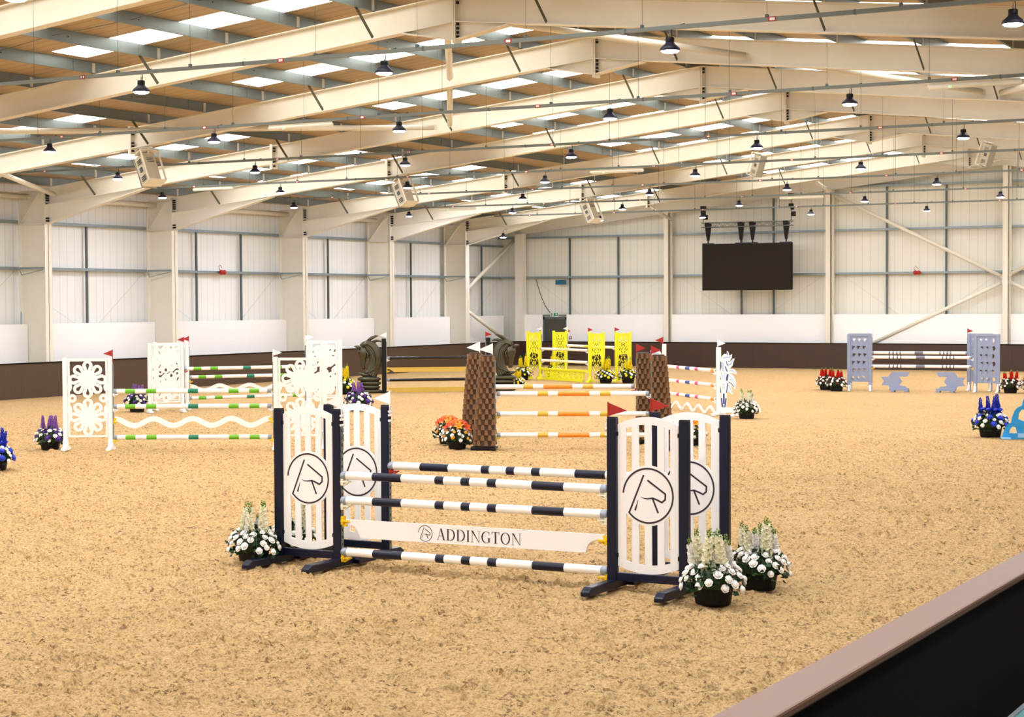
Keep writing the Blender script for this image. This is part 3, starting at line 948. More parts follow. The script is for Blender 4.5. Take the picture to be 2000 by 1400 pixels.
for i, x in enumerate((-29.34, -27.86, -27.35, -25.87)):
    t = thing('rigging_strap', 'black strap holding the screen, %s from the left' % ORD[i + 1], 'strap', (x, SY + 0.05, 5.26), group='straps between truss and screen')
    mb = MB()
    mb.add([(-0.02, -0.03, 0), (0.02, -0.03, 0), (0.02, 0.03, 0), (-0.02, 0.03, 0), (-0.02, -0.03, 0.1), (0.02, -0.03, 0.1), (0.02, 0.03, 0.1), (-0.02, 0.03, 0.1)],
           [(0, 3, 2, 1), (0, 1, 5, 4), (1, 2, 6, 5), (2, 3, 7, 6), (3, 0, 4, 7)])
    mb.add([(-0.045, -0.04, 0.1), (0.045, -0.04, 0.1), (0.045, 0.04, 0.1), (-0.045, 0.04, 0.1), (-0.10, -0.13, 0.72), (0.10, -0.13, 0.72), (0.10, 0.13, 0.72), (-0.10, 0.13, 0.72)],
           [(0, 3, 2, 1), (4, 5, 6, 7), (0, 1, 5, 4), (1, 2, 6, 5), (2, 3, 7, 6), (3, 0, 4, 7)])
    mb.box(-0.10, 0.10, -0.14, 0.14, 0.72, 0.86)
    mb.build('strap', M['black'], t)
    MB().lathe([(0.02, -0.02), (0.03, 0.0), (0.02, 0.06)], 8).build('shackle', M['galv'], t)
for i, (x, z1, zt_, lab) in enumerate(((-29.56, 6.15, zr(-29.56), 'black chain hoist at the left end of the truss'), (-25.66, 6.12, zr(-25.66), 'black chain hoist at the right end of the truss'))):
    t = thing('chain_hoist', lab, 'hoist', (x, SY + 0.05, z1), group='chain hoists of the screen')
    top = zt_ - z1 - 0.02
    MB().tube([(0, 0, 0), (0, 0, top)], 0.012, 6).build('chain', M['black'], t)
    mb = MB().box(-0.09, 0.09, -0.08, 0.08, top * 0.5 - 0.02, top * 0.5 + 0.16)
    mb.box(-0.02, 0.12, -0.05, 0.05, top * 0.5 - 0.10, top * 0.5)
    mb.build('motor', M['black'], t, bevel=0.015)
    MB().box(0.03, 0.19, -0.07, 0.07, top * 0.16, top * 0.16 + 0.2).build('chain_bag', M['black'], t, bevel=0.02)
    MB().box(-0.08, 0.08, -0.14, 0.14, top - 0.12, top + 0.02).build('beam_clamp', M['black'], t)

# ------------------------------------------------------------------ door and signs on the far wall
dr = tag(MB().box(-37.72, -36.7, 72.0, 72.08, 0, 2.05).build('door_1', M['doorgrey']), kind='structure')
mb = MB().box(-37.8, -37.72, 71.96, 72.1, 0, 2.13).box(-36.7, -36.62, 71.96, 72.1, 0, 2.13).box(-37.8, -36.62, 71.96, 72.1, 2.05, 2.13)
mb.build('door_frame', M['girtd'], dr)
MB().box(-37.83, -36.62, 71.95, 72.2, 2.18, 2.25).build('lintel', M['galv'], dr)
t = thing('exit_sign', 'green exit sign with a white arrow above the grey door', 'sign', (-37.22, 71.93, 2.16))
MB().box(-0.2, 0.2, 0, 0.03, 0, 0.2).build('frame', M['white'], t)
MB().box(-0.17, 0.17, -0.004, 0, 0.025, 0.175).build('panel', M['signgreen'], t)
mb = MB().prism([(0.03, 0.10), (0.09, 0.16), (0.15, 0.10)], -0.008, -0.004).box(0.075, 0.105, -0.008, -0.004, 0.045, 0.10)
mb.box(-0.13, -0.03, -0.008, -0.004, 0.04, 0.165, 0)
mb.build('pictogram', M['white'], t)
MB().box(-0.10, -0.06, -0.010, -0.008, 0.06, 0.14).build('pictogram', M['signgreen'], t)
t = thing('wall_sign', 'small blue and green sign high on the far wall', 'sign', (-36.97, YW - 0.26, 3.60))
MB().box(-0.27, 0.27, 0, 0.02, 0, 0.2).build('panel', M['signblue'], t)
mb = MB()
for rr in (0.045, 0.12):
    for q in range(7): mb.box(-0.22 + q * 0.066, -0.22 + q * 0.066 + 0.042, -0.003, 0, rr, rr + 0.035)
mb.build('lettering', M['signgreen'], t)
t = thing('fire_call_point', 'small red fire call point beside the door', 'alarm', (-36.42, 71.93, 1.22))
MB().box(-0.06, 0.06, 0, 0.05, -0.06, 0.06).build('box', M['red'], t)
MB().box(-0.03, 0.03, -0.004, 0, -0.03, 0.03).build('glass', M['white'], t)
t = thing('notice', 'small orange notice right of the door', 'sign', (-36.5, 71.94, 1.52))
MB().box(-0.05, 0.05, 0, 0.006, -0.05, 0.05).build('sheet', M['orange'], t)
t = thing('notice', 'narrow red notice left of the door', 'sign', (-37.95, 71.94, 1.50))
MB().box(-0.03, 0.03, 0, 0.006, -0.12, 0.10).build('sheet', M['red'], t)
def siren(loc, ry, label):
    t = thing('alarm_sounder', label, 'alarm', loc, ry, group='red alarm sounders')
    mb = MB().lathe([(0.04, 0), (0.09, 0.02), (0.09, 0.08), (0.06, 0.12)], 14)
    mb.xform(Matrix.Rotation(PI / 2, 4, 'X'))
    mb.build('body', M['red'], t)
    mb = MB().lathe([(0.04, 0), (0.085, 0.02), (0.085, 0.08), (0.05, 0.12)], 14, (0.15, 0, 0.01))
    mb.xform(Matrix.Rotation(PI / 2, 4, 'X'))
    mb.build('beacon', M['red'], t)
    MB().tube([(0.0, 0, 0.05), (-0.08, 0, 0.2), (0.0, 0.0, 0.26), (0.1, 0, 0.16)], 0.01, 6).build('cable', M['red'], t)
siren((-39.98, 51.4, 3.93), PI / 2, 'red alarm sounder on the left wall rail')
siren((-20.8, YW - 0.26, 3.93), 0, 'red alarm sounder on the far wall rail')
t = thing('hanging_cable', 'black cable sagging down from the corner to the door', 'cable', (-38.3, YW - 0.1, 0))
MB().tube([(0.0 + 1.0 * s_ ** 1.0, -0.02, 3.85 - 1.6 * (1 - (1 - s_) ** 2.2)) for s_ in [i / 14 for i in range(15)]], 0.014, 6).build('cable', M['black'], t)
t = thing('rope', 'blue rope end hanging down the leftmost column', 'rope', (XL - 0.95, 41.40, 0))
MB().tube([(0.02, 0, 2.6), (0.0, 0.0, 2.0), (0.03, 0.02, 1.7), (0.0, 0, 1.35)], 0.012, 6).build('cord', M['rope'], t)
MB().lathe([(0.01, 0.0), (0.03, 0.1), (0.03, 0.25), (0.01, 0.36)], 8, (0.0, 0, 1.1)).build('tassel', M['rope'], t)
#PART2
# ================================================================== jumps
HOR = None
def arc(cx, cz, r, a0, a1, n=24):
    return [(cx + r * math.cos(math.radians(a0 + (a1 - a0) * i / n)), cz + r * math.sin(math.radians(a0 + (a1 - a0) * i / n))) for i in range(n + 1)]

def horse_logo(r, cx, cz, y, wd=None):
    """ring open at the left with a horse head profile drawn in strokes"""
    wd = wd or 0.062 * r / 1.0
    mb = MB()
    def st(pts, w_=wd): mb.merge(ribbon([(cx + a * r, cz + b * r) for a, b in pts], w_, y))
    ring = [(math.cos(math.radians(a)), math.sin(math.radians(a))) for a in [176 - 3.9 * i for i in range(101)] if a > -142]
    ring.append((-0.75, -0.625))
    st(ring + [(-0.17, 0.76)])
    st([(-0.02, 0.575), (0.70, 0.09), (0.69, -0.11), (0.56, -0.22), (0.40, -0.15), (0.19, -0.075), (-0.03, -0.11), (-0.17, -0.10), (-0.29, -0.05)],
       [wd * k for k in (1, 1, 1, 1, 1, 0.9, 0.7, 0.45, 0.15)])
    st([(0.18, -0.08), (0.41, -0.62)])
    st([(-0.39, -0.16), (-0.52, -0.56)], [wd * 0.15, wd * 1.1])
    return mb

FONT_ADV = {'A': 0.90, 'D': 0.98, 'I': 0.46, 'N': 1.0, 'G': 0.98, 'T': 0.86, 'O': 1.04}
def letter(ch):
    """high contrast serif capital in unit height: convex x,z polygons"""
    P = []; R = []
    th, hn, sf = 0.135, 0.035, 0.022
    def q(x0, z0, x1, z1, w_): # slanted stem between baseline points
        P.append([(x0 - w_ / 2, z0), (x0 + w_ / 2, z0), (x1 + w_ / 2, z1), (x1 - w_ / 2, z1)])
    def serif(x, z, w_=0.26):
        P.append([(x - w_ / 2, z), (x + w_ / 2, z), (x + w_ / 2, z + sf), (x - w_ / 2, z + sf)])
    if ch == 'I':
        q(0.2, 0, 0.2, 1, th); serif(0.2, 0, 0.3); serif(0.2, 1 - sf, 0.3)
    if ch == 'A':
        q(0.10, 0, 0.42, 1, hn); q(0.72, 0, 0.42, 1, th); P.append([(0.2, 0.33), (0.62, 0.33), (0.61, 0.36), (0.21, 0.36)])
        serif(0.10, 0, 0.22); serif(0.72, 0, 0.28)
    if ch == 'D':
        q(0.2, 0, 0.2, 1, th); serif(0.14, 0, 0.2); serif(0.14, 1 - sf, 0.2)
        pts = [(0.2, 0.982)] + [(0.40 + 0.42 * math.cos(math.radians(a)), 0.5 + 0.482 * math.sin(math.radians(a))) for a in range(90, -91, -10)] + [(0.2, 0.018)]
        ws = [hn] + [hn + (th - hn) * max(0, math.cos(math.radians(a))) ** 1.3 for a in range(90, -91, -10)] + [hn]
        R.append((pts, ws))
    if ch == 'O':
        a_ = list(range(0, 360, 12))
        R.append(([(0.48 + 0.38 * math.cos(math.radians(a)), 0.5 + 0.485 * math.sin(math.radians(a))) for a in a_], [hn + (th - hn) * abs(math.cos(math.radians(a))) ** 1.3 for a in a_], True))
    if ch == 'G':
        a_ = list(range(48, 316, 12))
        R.append(([(0.50 + 0.40 * math.cos(math.radians(a)), 0.5 + 0.485 * math.sin(math.radians(a))) for a in a_], [hn + (th - hn) * abs(math.cos(math.radians(a))) ** 1.3 * (1 if 90 < a < 270 else 0.3) for a in a_]))
        q(0.76, 0.06, 0.76, 0.42, th); serif(0.76, 0.42, 0.3); q(0.765, 0.7, 0.765, 0.98, 0.03)
    if ch == 'N':
        q(0.14, 0, 0.14, 1, hn); q(0.80, 0, 0.80, 1, hn); P.append([(0.78, 0.0), (0.815, 0.0), (0.22, 1.0), (0.06, 1.0)])
        serif(0.14, 0, 0.24); serif(0.80, 1 - sf, 0.24); serif(0.10, 1 - sf, 0.18)
    if ch == 'T':
        q(0.4, 0, 0.4, 1, th); serif(0.4, 0, 0.32); P.append([(0.04, 1 - hn), (0.76, 1 - hn), (0.76, 1), (0.04, 1)])
        P.append([(0.04, 0.76), (0.06, 0.76), (0.1, 1), (0.04, 1)]); P.append([(0.74, 0.76), (0.76, 0.76), (0.76, 1), (0.70, 1)])
    return P, R
def word(txt, x, z, h, y, wid):
    tot = sum(FONT_ADV[c] for c in txt)
    sx = wid / tot
    out = []
    for c in txt:
        P, R = letter(c)
        mb = MB()
        for k, p in enumerate(P):
            mb.prism([(x + a * sx, z + b * h) for a, b in p], y - 0.0020 - 0.00005 * k, y)
        for r_ in R:
            mb.merge(ribbon([(x + a * sx, z + b * h) for a, b in r_[0]], [q * h for q in r_[1]], y, 0.0021, len(r_) > 2))
        out.append((c, mb)); x += FONT_ADV[c] * sx
    return out

def pole(label, group, p0, p1, r, segs, base, cols, name='jump_pole'):
    """round pole; segs: (t0, t1, colour index) bands painted over the base"""
    p0 = Vector(p0); p1 = Vector(p1)
    L = (p1 - p0).length
    t = thing(name, label, 'pole', p0, math.atan2(p1.y - p0.y, p1.x - p0.x), group)
    dz = p1.z - p0.z
    cuts = sorted(set([0.0, 1.0] + [s_[0] for s_ in segs] + [s_[1] for s_ in segs]))
    hx = math.hypot(p1.x - p0.x, p1.y - p0.y)
    mb = MB()
    n_ = 20
    for a, b in zip(cuts, cuts[1:]):
        c = 0
        for s_ in segs:
            if s_[0] - 1e-6 <= a and b <= s_[1] + 1e-6: c = s_[2]
        mb.tube([(hx * a, 0, dz * a), (hx * b, 0, dz * b)], r, n_, c, caps=False)
    mb.build('shaft', [base] + cols, t)
    for e, s_ in ((0.0, -1), (1.0, 1)):
        mb = MB().tube([(hx * e + s_ * 0.001 - s_ * 0.05, 0, dz * e), (hx * e + s_ * 0.008, 0, dz * e), (hx * e + s_ * 0.02, 0, dz * e)], [r * 1.03, r * 1.03, r * 0.85], n_, 0)
        mb.build('end_cap', M['endcap'], t)
    return t

def cup(parent, x, z, dirx, m_, y=0.0):
    """jump cup clipped on the track, opening towards the pole (dirx)"""
    mb = MB()
    mb.box(min(x, x + dirx * 0.03), max(x, x + dirx * 0.03), y - 0.028, y + 0.028, z - 0.10, z - 0.01)
    mb.box(min(x, x + dirx * 0.10), max(x, x + dirx * 0.10), y - 0.035, y + 0.035, z - 0.068, z - 0.052)
    mb.bar((x + dirx * 0.03, y, z - 0.10), (x + dirx * 0.09, y, z - 0.066), 0.03, 0.012)
    return mb.build('jump_cup', m_, parent)

def flag(parent, x, z, dirx, m_, label, sz=0.2, h=0.14, y=0.0):
    mb = MB()
    mb.box(x - 0.006, x + 0.006, y - 0.008, y + 0.008, z - 0.12, z + h + 0.005)
    o = mb.build('flag_stick', m_, parent)
    mb = MB().prism([(x, z), (x, z + h), (x + dirx * sz, z + h * 0.42)], y - 0.004, y + 0.004)
    f = mb.build('flag', m_, parent)
    f['label'] = label
    return f

# ------------------------------------------------------------------ navy oxer in front
def make_navy(side, label, loc, rot=0.0, red=False, group='navy jump standards', flagside=True):
    """origin at the ground under the inner post; outer post lies at x = side * 0.76"""
    t = thing('jump_standard', label, 'jump standard', loc, rot, group)
    W = 0.76
    for nm, x, h in (('inner', 0.0, 1.67), ('outer', side * W, 1.66)):
        mb = MB().box(x - 0.048, x + 0.048, -0.035, 0.035, 0.05, h)
        p = mb.build('post', M['navy'], t, bevel=0.006)
        mb = MB().box(x - 0.044, x + 0.044, -0.031, 0.031, h, h + 0.012)
        mb.build('post_cap', M['black'], p)
        # foot: long bar with chamfered ends, running front to back
        mb = MB()
        prof = [(-0.45, 0.0), (0.45, 0.0), (0.45, 0.045), (0.38, 0.085), (-0.38, 0.085), (-0.45, 0.045)]
        i0 = len(mb.v)
        mb.prism(prof, -0.05, 0.05)
        mb.xform(Matrix.Translation((x, -0.17, 0.012)) @ Matrix.Rotation(PI / 2, 4, 'Z'))
        f = mb.build('foot', M['navy'], t, bevel=0.01)
        if False: f
    xa, xb = (0.048, side * W - 0.048) if side > 0 else (side * W + 0.048, -0.048)
    MB().box(xa, xb, -0.03, 0.03, 0.09, 0.17).build('bottom_rail', M['navy'], t, bevel=0.006)
    # cup track on the inner face
    xi = -0.048 * side
    mb = MB().box(min(xi, xi - side * 0.006), max(xi, xi - side * 0.006), -0.02, 0.02, 0.1, 1.5)
    tr = mb.build('cup_track', M['galv'], t)
    mb = MB()
    for k in range(18):
        z = 0.16 + k * 0.075
        mb.box(xi - side * 0.006 - 0.001, xi - side * 0.006 + 0.001, -0.008, 0.008, z, z + 0.03)
        mb.box(xi - side * 0.0065 - 0.0, xi - side * 0.0065 + 0.001, 0.0, 0.0, z, z)
    mb.build('keyholes', M['black'], tr)['kind'] = 'stuff'
    for zz in (1.50, 1.56, 1.60):
        MB().box(min(xi, xi - side * 0.02), max(xi, xi - side * 0.02), -0.03, 0.03, zz, zz + 0.022).build('track_clip', M['white'], t)
    # white panel
    xc = side * W / 2; hw = (W - 0.096) / 2 - 0.012
    zt, zb = 1.612, 0.235
    top = [(xc + hw * u, zt + 0.078 * (1 - u * u)) for u in [1 - i / 10 for i in range(21)]]
    bot = [(xc + hw * u, zb - 0.065 * (1 - u * u)) for u in [-1 + i / 10 for i in range(21)]]
    holes = []
    cz, rd = 0.93, 0.292
    slot, bar_ = 0.0625, 0.072
    tot = 4 * slot + 3 * bar_
    for k in range(4):
        x0 = xc - tot / 2 + k * (slot + bar_); x1 = x0 + slot
        def ez(x, s_):
            d = rd * rd - (x - xc) ** 2
            return cz + s_ * (math.sqrt(max(d, 0.0004)) + 0.0)
        zt0 = lambda x: zt + 0.078 * (1 - ((x - xc) / hw) ** 2) - 0.075
        zb0 = lambda x: zb - 0.065 * (1 - ((x - xc) / hw) ** 2) + 0.085
        holes.append([(x0, ez(x0, 1)), ((x0 + x1) / 2, ez((x0 + x1) / 2, 1)), (x1, ez(x1, 1)), (x1, zt0(x1)), (x0, zt0(x0))])
        holes.append([(x0, zb0(x0)), (x1, zb0(x1)), (x1, ez(x1, -1)), ((x0 + x1) / 2, ez((x0 + x1) / 2, -1)), (x0, ez(x0, -1))])
    pn = plate(top + bot, holes, 0.018).build('panel', M['white'], t)
    horse_logo(0.262, xc, cz, -0.009, 0.017).build('horse_logo', M['ink'], pn)
    mb = MB()
    for sx_ in (-1, 1):
        for z in (0.32, 1.5):
            mb.box(xc + sx_ * (hw + 0.006) - 0.012, xc + sx_ * (hw + 0.006) + 0.012, -0.02, 0.02, z, z + 0.04)
    mb.build('panel_bracket', M['navy'], t)
    if red: flag(t, -0.0 - side * 0.045, 1.69, 1, M['red'], 'red triangular flag', 0.205, 0.13)
    else: flag(t, -side * 0.052, 1.69, -1, M['white'], 'white triangular flag', 0.205, 0.14)
    return t
NL, NR = -10.78, -7.56
t = make_navy(-1, 'navy and white horse logo standard at the front left, beside the white flowers', (NL, 15.83, 0), 0)
cup(t, 0.05, 0.981 - 0.005, 1, M['fcream']); cup(t, 0.05, 0.718, 1, M['fcream']); cup(t, 0.05, 0.56, 1, M['yellow']); cup(t, 0.05, 0.165, 1, M['yellow'])
t = make_navy(-1, 'navy and white horse logo standard, left one of the back pair', (NL + 0.06, 16.68, 0), 0)
cup(t, 0.05, 1.016, 1, M['red'])
t = make_navy(1, 'navy and white horse logo standard at the front right, red flag on top', (NR, 15.83, 0), 0, True)
cup(t, -0.05, 0.974, -1, M['fcream']); cup(t, -0.05, 0.728, -1, M['fcream']); cup(t, -0.05, 0.53, -1, M['yellow']); cup(t, -0.05, 0.17, -1, M['yellow'])
t = make_navy(1, 'navy and white horse logo standard, right one of the back pair', (NR + 0.07, 16.68, 0), 0, True)
cup(t, -0.05, 1.02, -1, M['red'])
def nseg(x0, x1, ss):
    return [((a - x0) / (x1 - x0), (b - x0) / (x1 - x0), 1) for a, b in ss]
NS = [(-10.329, -9.972), (-9.563, -9.46), (-9.254, -9.153), (-8.948, -8.845), (-8.438, -8.081)]
for z0, z1, lab in ((0.981, 0.974, 'navy banded white pole, top one of the front row'), (0.718, 0.728, 'navy banded white pole, second of the front row, above the name plank'),
                    (0.170, 0.176, 'navy banded white pole, lowest one, near the sand')):
    pole(lab, 'navy banded poles', (-10.71, 15.83, z0), (-7.63, 15.83, z1), 0.044, nseg(-10.71, -7.63, NS), M['polewhite'], [M['navy']])
NSb = [(-10.266, -9.911), (-9.501, -9.403), (-9.198, -9.098), (-8.894, -8.794), (-8.385, -8.036)]
pole('navy banded white pole of the back row, behind the top front pole', 'navy banded poles', (-10.66, 16.68, 1.016), (-7.57, 16.68, 1.022), 0.044, nseg(-10.66, -7.57, NSb), M['polewhite'], [M['navy']])
# name plank
t = thing('jump_plank', 'white plank with the word ADDINGTON and a horse logo', 'plank', (-10.70, 15.83, 0))
def PX_(x): return x + 10.70
qa = [i * PI / 2 / 8 for i in range(9)]
out = [(0.02, 0.517), (0.02, 0.462)] + [(0.20 - 0.135 * (1 - math.cos(a)), 0.327 + 0.135 * math.sin(a)) for a in reversed(qa)] + \
      [(PX_(-7.85) + 0.135 * (1 - math.cos(a)), 0.338 + 0.135 * math.sin(a)) for a in qa] + [(PX_(-7.645), 0.474), (PX_(-7.645), 0.53)]
pk = plate(out, [], 0.02).build('board', M['white'], t)
horse_logo(0.082, PX_(-9.695), 0.424, -0.010, 0.006).build('horse_logo', M['ink'], pk)
for c, mb in word('ADDINGTON', PX_(-9.557), 0.366, 0.118, -0.010, 0.995):
    mb.build('letter', M['ink'], pk)
MB().box(-0.03, 0.03, -0.012, 0.012, 0.44, 0.50).build('hook', M['yellow'], t)
MB().box(PX_(-7.66), PX_(-7.60), -0.012, 0.012, 0.47, 0.52).build('hook', M['yellow'], t)

# ------------------------------------------------------------------ generic posts/panel standard
def std_base(t, W, H, post, pm, foot_len=0.62, foot_h=0.07, foot_m=None, fw_=0.09, z0=0.03, rail=None):
    for x in (0.0, W):
        MB().box(x - post / 2, x + post / 2, -0.035, 0.035, z0, H).build('post', pm, t, bevel=0.006)
        mb = MB()
        prof = [(-foot_len / 2, 0.0), (foot_len / 2, 0.0), (foot_len / 2, foot_h * 0.6), (foot_len * 0.36, foot_h), (0.06, foot_h + 0.02), (0.035, foot_h + 0.16), (-0.035, foot_h + 0.16), (-0.06, foot_h + 0.02), (-foot_len * 0.36, foot_h), (-foot_len / 2, foot_h * 0.6)]
        pl = plate(prof, [], fw_)
        pl.xform(Matrix.Translation((x, 0, 0)) @ Matrix.Rotation(PI / 2, 4, 'Z'))
        pl.build('foot', foot_m or pm, t)

def petal(cx, cz, ang, r0, R, w_, th, hole=True):
    """ring shaped petal: teardrop with a teardrop hole"""
    def tear(r_in, r_out, wd):
        pts = [(r_in, 0.0)]
        c = r_out - wd
        for i in range(17):
            a = math.radians(-100 + 200 * i / 16)
            pts.append((c + wd * math.cos(a), wd * math.sin(a)))
        return pts
    o = tear(r0, R, w_)
    h = [tear(R * 0.42, R - 0.05, w_ * 0.36)] if hole else []
    ca, sa = math.cos(ang), math.sin(ang)
    f = lambda P: [(cx + a * ca - b * sa, cz + a * sa + b * ca) for a, b in P]
    return plate(f(o), [f(q) for q in h], th)

def flower_panel(W, z0, z1, m_=None):
    """white frame panel with two big eight-petal flowers, centred between posts at x = 0 and W"""
    mb = MB()
    xc = W / 2; iw = W / 2 - 0.055
    fr = 0.035
    mb.box(xc - iw, xc + iw, -0.016, 0.016, z1 - 0.05, z1)
    mb.box(xc - iw, xc + iw, -0.016, 0.016, z0, z0 + 0.035)
    for s_ in (-1, 1):
        mb.box(xc + s_ * (iw - fr / 2) - fr / 2, xc + s_ * (iw - fr / 2) + fr / 2, -0.0155, 0.0155, z0, z1)
    R = (z1 - z0 - 0.085) / 4 + 0.005
    c1 = z1 - 0.05 - R + 0.012; c2 = z0 + 0.035 + R - 0.012
    k = 0
    for cz in (c1, c2):
        for i in range(8):
            k += 1
            Rr = R if i % 2 == 0 else R * 0.98
            mb.merge(petal(xc, cz, i * PI / 4, 0.04, Rr, R * 0.272, 0.022 + 0.0004 * k))
        mb.add([(xc + R * 0.50 * math.cos(a), y_, cz + R * 0.50 * math.sin(a)) for y_ in (-0.0152, 0.0152) for a in [2 * PI * j / 24 for j in range(24)]],
               [tuple(range(24)), tuple(reversed(range(24, 48)))] + [(j, 24 + j, 24 + (j + 1) % 24, (j + 1) % 24) for j in range(24)])
    zm = (c1 + c2) / 2
    for s_ in (-1, 1):
        e = xc + s_ * (iw - 0.03)
        mb.merge(petal(e + s_ * 0.07, zm, PI if s_ > 0 else 0, 0.0, 0.20, 0.085, 0.021))
        for dz in (-R * 0.62, R * 0.62):
            mb.add([(e + 0.045 * math.cos(a), y_, zm + dz + 0.09 * math.sin(a)) for y_ in (-0.0148, 0.0148) for a in [2 * PI * j / 16 for j in range(16)]],
                   [tuple(range(16)), tuple(reversed(range(16, 32)))] + [(j, 16 + j, 16 + (j + 1) % 16, (j + 1) % 16) for j in range(16)])
    return mb

def yellow_panel(W, z0, z1):
    iw = W / 2 - 0.045; xc = W / 2
    h = z1 - z0
    P = lambda u, v: (xc + u * iw, z0 + v * h)
    out = [P(-1, 0), P(1, 0), P(1, 1), P(-1, 1)]
    holes = []
    def dia(u, v, du, dv): holes.append([P(u - du, v), P(u, v - dv), P(u + du, v), P(u, v + dv)])
    def slit(u0, v0, u1, v1, w_=0.065):
        a = Vector(P(u0, v0)); b = Vector(P(u1, v1)); n_ = (b - a).normalized(); n_ = Vector((-n_.y, n_.x)) * w_ * iw / 2 * 2.0
        holes.append([tuple(a - n_), tuple(b - n_), tuple(b + n_), tuple(a + n_)])
    for vc in (0.75, 0.27):
        dia(0, vc, 0.13, 0.022)
        for s_ in (-1, 1):
            slit(s_ * 0.34, vc + 0.004, s_ * 0.12, vc + 0.045); slit(s_ * 0.34, vc - 0.004, s_ * 0.12, vc - 0.045)
            slit(s_ * 0.62, vc + 0.035, s_ * 0.52, vc + 0.07, 0.05); slit(s_ * 0.62, vc - 0.035, s_ * 0.52, vc - 0.07, 0.05)
            slit(s_ * 0.46, vc - 0.075, s_ * 0.32, vc - 0.13, 0.055); slit(s_ * 0.46, vc + 0.075, s_ * 0.32, vc + 0.13, 0.055)
            slit(s_ * 0.10, vc + 0.07, s_ * 0.24, vc + 0.12, 0.05); slit(s_ * 0.10, vc - 0.07, s_ * 0.24, vc - 0.12, 0.05)
            slit(s_ * 0.75, vc - 0.09, s_ * 0.60, vc - 0.145); slit(s_ * 0.75, vc + 0.09, s_ * 0.60, vc + 0.145)
            slit(s_ * 0.36, vc - 0.150, s_ * 0.18, vc - 0.195); slit(s_ * 0.36, vc + 0.150, s_ * 0.18, vc + 0.195)
    for v in (0.505,):
        for s_ in (-1, 1):
            slit(s_ * 0.08, v + 0.013, s_ * 0.02, v + 0.026, 0.05); slit(s_ * 0.08, v - 0.013, s_ * 0.02, v - 0.026, 0.05)
            slit(s_ * 0.36, v + 0.003, s_ * 0.26, v + 0.022, 0.045); slit(s_ * 0.36, v - 0.003, s_ * 0.26, v - 0.022, 0.045)
            slit(s_ * 0.70, v - 0.018, s_ * 0.70, v + 0.018, 0.05)
    return plate(out, holes, 0.03)

def grey_panel(W, z0, z1, mirror=False):
    iw = W / 2 - 0.05; xc = W / 2
    out = [(xc - iw, z0), (xc + iw, z0), (xc + iw, z1), (xc - iw, z1)]
    star = [(a * 1.2, b * 1.2) for a, b in ((-0.085, -0.015), (-0.035, 0.045), (-0.005, 0.04), (0.03, 0.07), (0.045, 0.03), (0.06, 0.035), (0.06, -0.03), (0.03, -0.055), (-0.01, -0.11), (0.01, -0.055), (-0.015, -0.04), (-0.005, -0.01), (-0.04, 0.012))]
    if mirror: star = [(-a, b) for a, b in reversed(star)]
    holes = []
    rows = 6
    for r in range(rows):
        zc = z1 - 0.16 - r * (z1 - z0 - 0.28) / (rows - 1)
        for i in range(3):
            x = xc - 0.155 + i * 0.165 + (0.02 if r % 2 else -0.01)
            s_ = 0.98 if r < 4 else 0.88
            holes.append([(x + a * s_, zc + b * s_) for a, b in star])
    return plate(out, holes, 0.02)

def track(t, W_in, H, dirx, m_=None):
    x = W_in + dirx * 0.045
    tr = MB().box(min(x, x + dirx * 0.012), max(x, x + dirx * 0.012), -0.03, 0.03, 0.2, H - 0.12).build('cup_track', m_ or M['galv'], t)
    return tr

def make_panel_standard(kind, label, p_in, p_out, group, flagc=None, flagdir=1, cups=(), H=1.78):
    """standard between ground points p_in (pole side) and p_out; local x runs in -> out"""
    d = Vector((p_out[0] - p_in[0], p_out[1] - p_in[1]))
    W = d.length
    rz = math.atan2(d.y, d.x)
    t = thing('jump_standard', label, 'jump standard', (p_in[0], p_in[1], 0), rz, group)
    if kind == 'flower':
        std_base(t, W, H, 0.085, M['white'], 0.5, 0.05)
        flower_panel(W, 0.25, H - 0.02).build('flower_panel', M['white'], t)
        track(t, 0, H, -1)
    if kind == 'yellow':
        std_base(t, W, H, 0.09, M['lemon'], 0.7, 0.06, fw_=0.10)
        yellow_panel(W, 0.2, H - 0.08).build('cutout_panel', M['lemon'], t)
        MB().box(0.045, W - 0.045, -0.03, 0.03, H - 0.09, H - 0.05).build('top_rail', M['lemon'], t)
        for s_ in (-1, 1):
            mb = plate([(0.0, 0.05), (0.0, 0.2), (W * 0.45, 0.05)] if s_ < 0 else [(W, 0.05), (W * 0.55, 0.05), (W, 0.2)], [], 0.03)
            mb.build('gusset', M['lemon'], t)
        track(t, 0, H, -1)
    if kind == 'grey':
        std_base(t, W, H, 0.10, M['greyblue'], 0.4, 0.03, M['white'], 0.07, z0=0.0)
        grey_panel(W, 0.28, H - 0.03).build('cutout_panel', M['greyblue'], t)
        MB().box(0.05, W - 0.05, -0.03, 0.03, H - 0.07, H).build('top_rail', M['greyblue'], t)
        for x in (0, W):
            MB().bar((x, -0.05, 0.26), (x + 0.02, -0.12, 0.02), 0.045, 0.02).build('leg_strut', M['white'], t)
        track(t, 0, H, -1)
    dx = -1
    for z, cm in cups: cup(t, -0.045, z, -1, cm)
    if flagc:
        s_ = flagdir * (1 if math.cos(rz) > 0 else -1)
        flag(t, -0.05, H + 0.02, s_, M[flagc], flagc + ' triangular flag', 0.18, 0.13)
    return t

WS = M['white']
